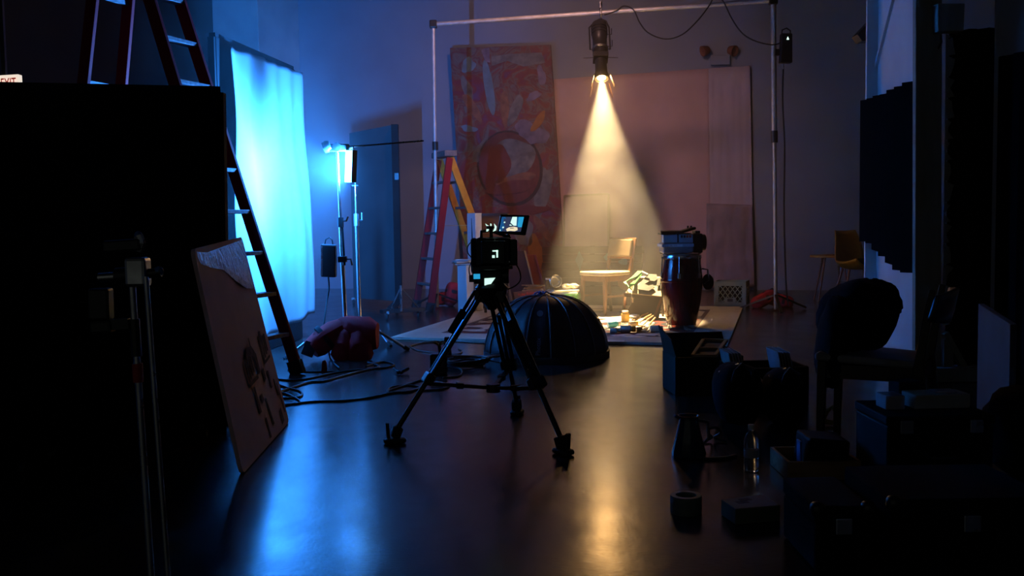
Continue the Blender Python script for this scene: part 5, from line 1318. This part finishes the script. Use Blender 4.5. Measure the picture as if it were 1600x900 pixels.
dk = tag(MB().bar(V((st2.x + .01, 7.86, .003)), V((st2.x + .01, 7.86, At(1363, 96, 7.85).z)), .05, .06, (0, -1, 0)).build('dark_post', 'black_board', bev=.004), 'dark post just behind the far edge of the scenery flat', 'post')
# black curtain wall behind
def curtain(name, label, p0, p1, z0, z1, amp, n, hemf=None):
    p0, p1 = V(p0), V(p1); u = (p1 - p0); nn = V((u.y, -u.x, 0)).normalized()
    def fn(i, j):
        zb = z0 if hemf is None else z0 + hemf(i)
        return p0 + u * i + nn * (amp * math.sin(i * n * 6.28) + amp * .4 * math.sin(i * n * 17 + 1)) * (.6 + .4 * (1 - j)) + V((0, 0, zb + (z1 - zb) * j))
    return tag(MB().grid(n * 8, 4, fn).build(name, 'black_cloth', smooth=True, solid=.004), label, 'curtain')
c0 = At(1466, 300, 6.9); c1 = At(1760, 300, 6.6)
curtain('black_curtain', 'floor-length black curtain hanging behind the timber edge at the far right', (c0.x + .06, 6.9, 0), (c1.x, 6.6, 0), .01, At(1520, 45, 6.85).z, .03, 10)
w0, w1 = At(1551, 300, 6.3), At(1680, 300, 5.7)
wp = tag(MB().slab([V((w0.x, 6.3, .003)), V((w1.x, 5.7, .003)), V((w1.x, 5.7, 3.1)), V((w0.x, 6.3, 3.1))], (.02, .05, 0)).build('white_flat', 'white_board', bev=.004), 'white flat glimpsed blue above the black curtain at the top right corner', 'scenery flat')
curtain('black_curtain', 'black cloth covering the lower part of the white flat at the right edge', (w0.x - .01, 6.22, 0), (w1.x - .05, 5.62, 0), .01, At(1575, 84, 6.1).z, .02, 5)
# low white board
l0, l1 = F(1526, 640), F(1575, 704); l0.z = l1.z = .004
l1 = l0 + (l1 - l0) * 1.0
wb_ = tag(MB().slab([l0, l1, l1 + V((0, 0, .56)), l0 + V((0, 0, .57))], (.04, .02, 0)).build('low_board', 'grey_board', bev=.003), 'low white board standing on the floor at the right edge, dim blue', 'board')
bagp = At(1612, 650, 3.95)
tag(MB().blob((bagp.x, bagp.y, .18), ((.17, 0, 0), (0, .2, 0), (0, 0, .18)), .75, 22, 12, .08, 61).build('black_sack', 'black_cloth', smooth=True), 'black cloth sack slumped at the far right against the low board', 'sack')

# yellow shell chair and small table by the back wall
yc = At(1338, 470, 12.0); yc = V((yc.x, 12.0, 0))
yl = thing('shell_chair', 'mustard yellow moulded shell chair on wooden dowel legs near the back wall', 'chair', yc)
def shell(i, j):
    s_ = (i - .5) * 2
    # j 0 front edge of seat .. 1 top of the back
    if j < .5:
        t = j / .5; y = -.22 + t * .36; z = .43 + .03 * (1 - t) ** 2 - .02 * math.sin(t * 3.14); w = .24 + .0 * t
    else:
        t = (j - .5) / .5; y = .14 + .13 * t; z = .43 + .03 * t + .42 * t ** 1.1; w = .24 - .07 * t ** 2
    return yc + Matrix.Rotation(R(28), 3, 'Z') @ V((s_ * w, y - .09 * abs(s_) ** 2.2 * (0 if j < .3 else min(1, (j - .3) * 2)), z + .10 * abs(s_) ** 2.5 * (1 - .9 * max(0, j - .5) * 2)))
MB().grid(16, 20, shell).build('shell', 'yellow_shell', yl, smooth=True, solid=.012)
for sx, sy in ((-1, -1), (1, -1), (-1, 1), (1, 1)):
    MB().cyl(yc + V((sx * .13, sy * .12, .42)), yc + V((sx * .22, sy * .22, .0)), .015, .011, n=10).build('leg', 'dowel_wood', yl, smooth=True)
MB().bar(yc + V((-.16, -.15, .26)), yc + V((.16, .15, .26)), .008, .008).build('cross_brace', 'black_metal', yl)
MB().bar(yc + V((.16, -.15, .26)), yc + V((-.16, .15, .26)), .008, .008).build('cross_brace', 'black_metal', yl)
tag(MB().blob(yc + V((.06, -.05, .50)), ((.10, 0, 0), (0, .07, 0), (0, 0, .05)), .6, 18, 10, .06, 70).build('camera_bag', 'black_cloth', smooth=True), 'small black bag lying on the yellow shell chair', 'bag')
ytb = At(1288, 400, 12.5)
yt = thing('side_table', 'small wooden table with splayed legs left of the yellow chair', 'table', (ytb.x + .05, 12.5, 0))
zt = At(1288, 402, 12.5).z
o = [V((ytb.x + .12 + .30 * math.cos(k * .449), 12.5 + .24 * math.sin(k * .449), zt)) for k in range(14)]
MB().slab(o, (0, 0, .03)).build('table_top', 'yellow_shell', yt, bev=.008)
for dx, dy in ((-.14, -.12), (.18, -.12), (-.10, .14), (.18, .14)):
    MB().cyl((ytb.x + .08 + dx * .7, 12.5 + dy * .7, zt), (ytb.x + .05 + dx * 1.2, 12.5 + dy * 1.3, 0), .014, .010, n=10).build('leg', 'dowel_wood', yt, smooth=True)

# dark chair in the right foreground with a coat heaped on it
fc_ = V((2.46 - .83, 4.35, 0)); 
fc_ = V((At(1368, 560, 4.35).x, 4.35, 0))
dcr = thing('dark_chair', 'dark wooden chair with curved backrest in the right foreground', 'chair', fc_)
f2 = V((-.87, .49, 0)); s2_ = V((.49, .87, 0))
def DC(f, s_, z): return fc_ + f2 * f + s2_ * s_ + V((0, 0, z))
MB().slab([DC(.22, -.2, .43), DC(.22, .2, .43), DC(-.2, .18, .41), DC(-.2, -.18, .41)], (0, 0, .035)).build('seat', 'device_grey', dcr, bev=.012)
for s_ in (-1, 1):
    MB().bar(DC(.20, .18 * s_, 0), DC(.19, .18 * s_, .43), .028, .028, f2, .036, .04).build('front_leg', 'dark_wood', dcr, bev=.004)
    MB().bar(DC(-.25, .18 * s_, 0), DC(-.20, .18 * s_, .43), .028, .03, f2, .036, .045).build('back_leg', 'dark_wood', dcr, bev=.004)
    MB().bar(DC(-.20, .18 * s_, .42), DC(-.25, .19 * s_, .745), .034, .04, f2, .024, .026).build('back_post', 'dark_wood', dcr, bev=.004)
    MB().bar(DC(.20, .17 * s_, .385), DC(-.2, .17 * s_, .385), .022, .06).build('apron', 'dark_wood', dcr)
MB().bar(DC(.20, -.17, .385), DC(.20, .17, .385), .022, .06).build('apron', 'dark_wood', dcr)
MB().bar(DC(-.20, -.17, .385), DC(-.20, .17, .385), .022, .06).build('apron', 'dark_wood', dcr)
def brest(i, j):
    s_ = (i - .5) * .50; return DC(-.245 - .05 * (1 - (2 * i - 1) ** 2) - .03 * j, s_, .60 + .14 * j * (1 - .25 * (2 * i - 1) ** 2) + .02 * (2 * i - 1) ** 2)
MB().grid(14, 5, brest).build('backrest', 'dark_wood', dcr, smooth=True, solid=.018)
coat = thing('coat', 'black coat heaped over the front of the dark chair', 'coat', DC(.30, .15, .2))
cp0 = At(1346, 500, 4.4)
MB().blob((cp0.x, 4.42, .615), ((.15, .02, 0), (-.02, .17, 0), (.02, 0, .155)), .75, 26, 16, .10, 101).build('body', 'black_cloth', coat, smooth=True)
cp1 = At(1302, 530, 4.35)
MB().blob((cp1.x, 4.36, .50), ((.055, 0, 0), (0, .12, 0), (.02, 0, .20)), .8, 22, 14, .10, 103).build('sleeve', 'black_cloth', coat, smooth=True)
cp2 = At(1384, 460, 4.4)
MB().blob((cp2.x - .01, 4.45, .68), ((.07, 0, 0), (0, .11, 0), (-.02, 0, .09)), .8, 20, 12, .12, 105).build('collar', 'black_cloth', coat, smooth=True)

# road case below with boxes
rc_ = F(1400, 745); rcx = V((At(1440, 700, 3.85).x, 3.85, 0))
rcs = thing('road_case', 'black equipment case on the floor in front of the dark chair', 'case', rcx)
MB().box(rcx + V((0, 0, .135)), (.40, .34, .26)).build('body', 'case_black', rcs, bev=.008)
MB().box(rcx + V((0, 0, .285)), (.41, .35, .035)).build('lid', 'case_black', rcs, bev=.008)
for s_ in (-1, 1):
    MB().box(rcx + V((s_ * .13, -.178, .262)), (.05, .012, .05)).build('latch', 'steel', rcs, bev=.003)
MB().tube([rcx + V((-.06, -.17, .16)), rcx + V((-.05, -.205, .15)), rcx + V((.05, -.205, .15)), rcx + V((.06, -.17, .16))], .009, 6).build('handle', 'black_plastic', rcs)
z0 = .3035
def onbox(name, label, cat, x, y, w, d, h, mt, rz=0, zz=z0, bev=.004):
    return tag(MB().box(rcx + V((x, y, zz + h / 2)), (w, d, h), Matrix.Rotation(rz, 3, 'Z')).build(name, mt, bev=bev), label, cat)
onbox('carton', 'long grey carton on top of the black equipment case', 'box', .06, .02, .22, .12, .055, 'box_grey', .06)
onbox('carton', 'small blue-white carton at the left end of the equipment case', 'box', -.125, .0, .075, .10, .055, 'sleeve_pale', .04)
onbox('adapter', 'small dark adapter block behind the cartons on the equipment case', 'adapter', -.02, .128, .10, .07, .085, 'case_black', .3)
onbox('card_pack', 'thin bluish card pack lying on the long grey carton', 'box', .09, .02, .09, .06, .008, 'sleeve_pale', .1, z0 + .0555)
kb = F(1295, 663); kh = thing('khaki_strap', 'crumpled khaki strap lying on the floor left of the equipment case', 'strap', kb)
MB().tube([kb + V((-.03, 0, .02)), kb + V((0, .03, .06)), kb + V((.02, 0, .09)), kb + V((.05, -.02, .03)), kb + V((.01, -.04, .015)), kb + V((-.03, -.02, .02))], .012, 6).build('webbing', 'khaki', kh)

# open black box with picture frame on top
ob = F(1097, 619); obx = thing('open_box', 'open black storage box in front of the rug corner', 'box', (ob.x, ob.y + .18, 0))
oc = V((At(1097, 600, 6.05).x, 6.05, 0)); ow, od, oh = .40, .34, .23
ob_m = Matrix.Rotation(R(4), 3, 'Z')
def OB(x, y, z): return oc + ob_m @ V((x, y, z))
MB().box(OB(0, 0, .012), (ow, od, .02), ob_m).build('bottom', 'case_brown', obx)
for s_ in (-1, 1):
    MB().box(OB(s_ * ow / 2, 0, oh / 2 + .002), (.012, od, oh), ob_m).build('side', 'case_brown', obx)
    MB().box(OB(0, s_ * od / 2, oh / 2 + .002), (ow, .012, oh), ob_m).build('side', 'case_brown', obx)
MB().slab([OB(-ow / 2, -od / 2, oh), OB(-ow / 2, od / 2, oh), OB(-ow / 2 - .03, od / 2 + .02, oh + .16), OB(-ow / 2 - .02, -od / 2 + .05, oh + .10)], (.008, 0, 0)).build('flap', 'case_brown', obx)
MB().slab([OB(-ow / 2, od / 2, oh), OB(ow / 2, od / 2, oh), OB(ow / 2, od / 2 + .10, oh + .10), OB(-ow / 2, od / 2 + .10, oh + .10)], (0, .008, 0)).build('flap', 'case_brown', obx)
pf = thing('picture_frame', 'small wooden frame lying tilted on the open black box, catching warm light', 'frame', OB(.05, 0, oh + .01))
g = [At(1075, 566, 5.98), At(1088, 568, 5.96), At(1146, 548, 6.20), At(1124, 550, 6.25)]
g = [OB(-.10, -.17, oh + .012), OB(.03, -.19, oh + .010), OB(.20, .17, oh + .055), OB(.06, .19, oh + .060)]
for k in range(4): MB().bar(g[k], g[(k + 1) % 4], .022, .016).build('frame_bar', 'worn_wood', pf, bev=.003)
MB().bar(g[0].lerp(g[3], .45), g[1].lerp(g[2], .45), .020, .014).build('frame_bar', 'worn_wood', pf)
MB().slab([q - V((0, 0, .006)) for q in g], (0, 0, -.003)).build('backing', 'plank_brown', pf)

# black bags and crate of records
def bag(label, px, Y, rx, ry, rz_, seed):
    c = At(px, 600, Y); t = thing('duffel_bag', label, 'bag', (c.x, Y, 0))
    MB().blob((c.x, Y, rz_), ((rx, 0, 0), (0, ry, 0), (0, 0, rz_)), .72, 24, 14, .06, seed).build('body', 'black_cloth', t, smooth=True)
    MB().tube([(c.x - rx * .5, Y - ry * .75, rz_ * 1.3), (c.x - rx * .35, Y - ry * .95, rz_ * 1.9), (c.x, Y - ry * .6, rz_ * 2.06), (c.x + rx * .35, Y - ry * .95, rz_ * 1.9), (c.x + rx * .5, Y - ry * .75, rz_ * 1.3)], .012, 6).build('handle', 'strap_black', t, smooth=True)
    MB().tube([(c.x - rx * .8, Y, rz_ * 1.72), (c.x, Y - .02, rz_ * 2.0), (c.x + rx * .8, Y, rz_ * 1.72)], .006, 6).build('zipper', 'steel', t)
bag('bulging black bag with a bluish sheen right of the open box', 1152, 5.05, .118, .16, .155, 81)
bag('squat black bag between the bulging bag and the dark chair', 1226, 5.0, .10, .15, .145, 85)
cr = V((At(1192, 600, 5.64).x, 5.64, 0))
crate('record_crate', 'dark plastic crate of record sleeves behind the two black bags', cr, (.42, .32, .22), R(3), 'case_black', .002, False)
for k in range(10):
    left = k < 5
    x = cr.x + ((-.165 + .016 * k) if left else (.10 + .016 * (k - 5)))
    tl_ = .06 if left else .05
    tag(MB().slab([V((x, cr.y - .13, .026)), V((x, cr.y + .13, .026)), V((x - tl_, cr.y + .13, .30)), V((x - tl_, cr.y - .13, .30))], (.005, 0, 0)).build('record_sleeve', 'sleeve_pale' if k % 2 else 'box_grey'),
        ('%s record sleeve of the left group leaning in the dark crate' if left else '%s record sleeve of the right group leaning in the dark crate') % ('leftmost', 'second', 'middle', 'fourth', 'rightmost')[k % 5], 'record', 'records in the dark crate')

# kettle, bottle, tape, carton, tray
kp_ = F(1076, 712); kt = thing('steel_jug', 'dark blue tapered metal jug standing on the floor', 'jug', kp_)
MB().lathe([(.075, .003), (.078, .01), (.055, .10), (.043, .155), (.042, .175), (.047, .182), (.044, .182), (.039, .17), (.001, .16)], 26, None, kp_).build('body', 'kettle_blue', kt, smooth=True)
MB().bar(kp_ + V((-.04, 0, .17)), kp_ + V((-.062, 0, .182)), .03, .012).build('spout', 'kettle_blue', kt)
MB().tube([kp_ + V((.043, 0, .16)), kp_ + V((.085, 0, .15)), kp_ + V((.09, 0, .08)), kp_ + V((.066, 0, .05))], .008, 6).build('handle', 'black_plastic', kt, smooth=True)
cable('jug_cable', fc([(1080, 706), (1095, 716), (1130, 716), (1150, 712)]), .008, 'cable_rubber', 'black cable lying on the floor behind the jug')
cable('looped_cable', [F(1100, 690, .008), F(1112, 684, .02), F(1108, 678, .07), F(1106, 672, .10), F(1118, 668, .11), F(1126, 676, .07), F(1116, 684, .02), F(1135, 690, .008)], .006, 'cable_rubber', 'small looped black cable between the jug and the bulging bag')
wp_ = F(1174, 736); wt = thing('water_bottle', 'clear plastic water bottle standing on the floor', 'bottle', wp_)
MB().lathe([(.028, .002), (.031, .008), (.031, .05), (.029, .055), (.031, .06), (.031, .085), (.029, .09), (.031, .095), (.031, .13), (.022, .155), (.012, .168), (.012, .178)], 22, None, wp_).build('body', 'clear_plastic', wt, smooth=True)
MB().lathe([(.014, .176), (.014, .196), (.001, .197)], 16, None, wp_).build('cap', 'can_white', wt, smooth=True)
MB().lathe([(.0316, .06), (.0318, .062), (.0318, .092), (.0316, .094)], 22, None, wp_).build('label_band', 'sleeve_pale', wt, smooth=True)
tpp = F(1075, 806); tag(MB().lathe([(.037, .001), (.055, .001), (.056, .004), (.056, .062), (.055, .065), (.037, .065), (.036, .062), (.036, .004), (.037, .001)], 32, None, tpp + V((0, .04, 0))).build('tape_roll', 'tape_beige', smooth=True), 'roll of pale tape lying flat on the floor', 'tape')
bx2 = F(1172, 815); bt2 = thing('carton', 'small low carton with dark stamps on its pale lid near the tape roll', 'box', bx2 + V((0, .08, 0)))
o = [F(1130, 806), F(1150, 818), F(1218, 810), F(1196, 796)]
zt = .055
lid_px = [F(1127, 781, zt), F(1149, 796, zt), F(1219, 790, zt), F(1191, 774, zt)]
MB().slab([V((q.x, q.y, .002)) for q in lid_px], (0, 0, zt - .004)).build('body', 'carton_green', bt2)
MB().slab([V((q.x, q.y, zt - .002)) for q in lid_px], (0, 0, .004)).build('lid', 'carton_white', bt2)
for i0, j0 in ((.28, .42), (.42, .62)):
    pp = [V((0, 0, 0))] * 4
    def LP(i, j): return lid_px[1].lerp(lid_px[2], i).lerp(lid_px[0].lerp(lid_px[3], i), j) + V((0, 0, .0022))
    MB().slab([LP(i0 - .06, j0), LP(i0 + .20, j0 + .02), LP(i0 + .18, j0 + .24), LP(i0 - .08, j0 + .22)], (0, 0, .0006)).build('stamp', 'stencil_ink', bt2)
tr0 = F(1280, 731); tc_ = V((At(1272, 700, 4.05).x, 4.05, 0))
ty = thing('wooden_tray', 'shallow wooden tray holding dark gear on the floor', 'tray', tc_)
TW, TD = .28, .26
MB().box(tc_ + V((0, 0, .008)), (TW, TD, .012)).build('bottom', 'case_brown', ty)
for s_ in (-1, 1):
    MB().box(tc_ + V((s_ * TW / 2, 0, .04)), (.012, TD, .075)).build('side', 'worn_wood', ty)
    MB().box(tc_ + V((0, s_ * TD / 2, .04)), (TW + .012, .012, .075)).build('side', 'worn_wood', ty)
cb_ = thing('gear_case', 'dark padded gear case standing in the wooden tray', 'case', tc_ + V((.03, 0, .015)))
MB().box(tc_ + V((.03, .0, .085)), (.17, .19, .14), Matrix.Rotation(.1, 3, 'Y')).build('body', 'case_black', cb_, bev=.012)
MB().box(tc_ + V((-.075, -.05, .09)), (.008, .05, .11)).build('blue_label', 'tape_blue', cb_)
tag(MB().blob(tc_ + V((-.115, -.06, .038)), ((.026, 0, 0), (0, .04, 0), (0, 0, .022)), .9, 16, 8, .15, 90).build('crumpled_wrapper', 'paper', smooth=True), 'crumpled pale wrapper in the left corner of the wooden tray', 'wrapper')
# large dark case with metal fittings in the bottom right corner
bc2 = V((At(1420, 800, 3.0).x, 3.0, 0))
for nm, label, x, y, w, d, h in (('flight_case', 'large black flight case in the bottom right corner', .10, .0, .46, .40, .24), ('flight_case', 'smaller black flight case left of the large one in the bottom right corner', -.24, .05, .17, .34, .20)):
    t = thing(nm, label, 'case', bc2 + V((x, y, 0)))
    MB().box(bc2 + V((x, y, h * .36 + .002)), (w, d, h * .70)).build('body', 'black_cloth', t, bev=.008)
    MB().box(bc2 + V((x, y, h * .86 + .002)), (w + .004, d + .004, h * .26)).build('lid', 'black_cloth', t, bev=.008)
    for sx in (-1, 1):
        MB().blob(bc2 + V((x + sx * (w / 2 - .01), y - d / 2 + .01, h * .95)), ((.022, 0, 0), (0, .022, 0), (0, 0, .022)), .8).build('ball_corner', 'black_metal', t, smooth=True)
    MB().box(bc2 + V((x, y - d / 2 - .004, h * .70)), (.05, .010, .05)).build('latch', 'steel', t, bev=.003)

# ------------------------------------------------------------------ theatrical haze hanging in the room
hz = MB().slab([Wp(SL + .05, .02, .03), Wp(4.9, .02, .03), Wp(4.9, 8.8, .03), Wp(SL + .05, 8.8, .03)], (0, 0, CEIL - .06)).build('haze', 'theatre_haze')
tag(hz, 'thin theatrical haze hanging in the air of the studio', 'haze'); hz['kind'] = 'stuff'
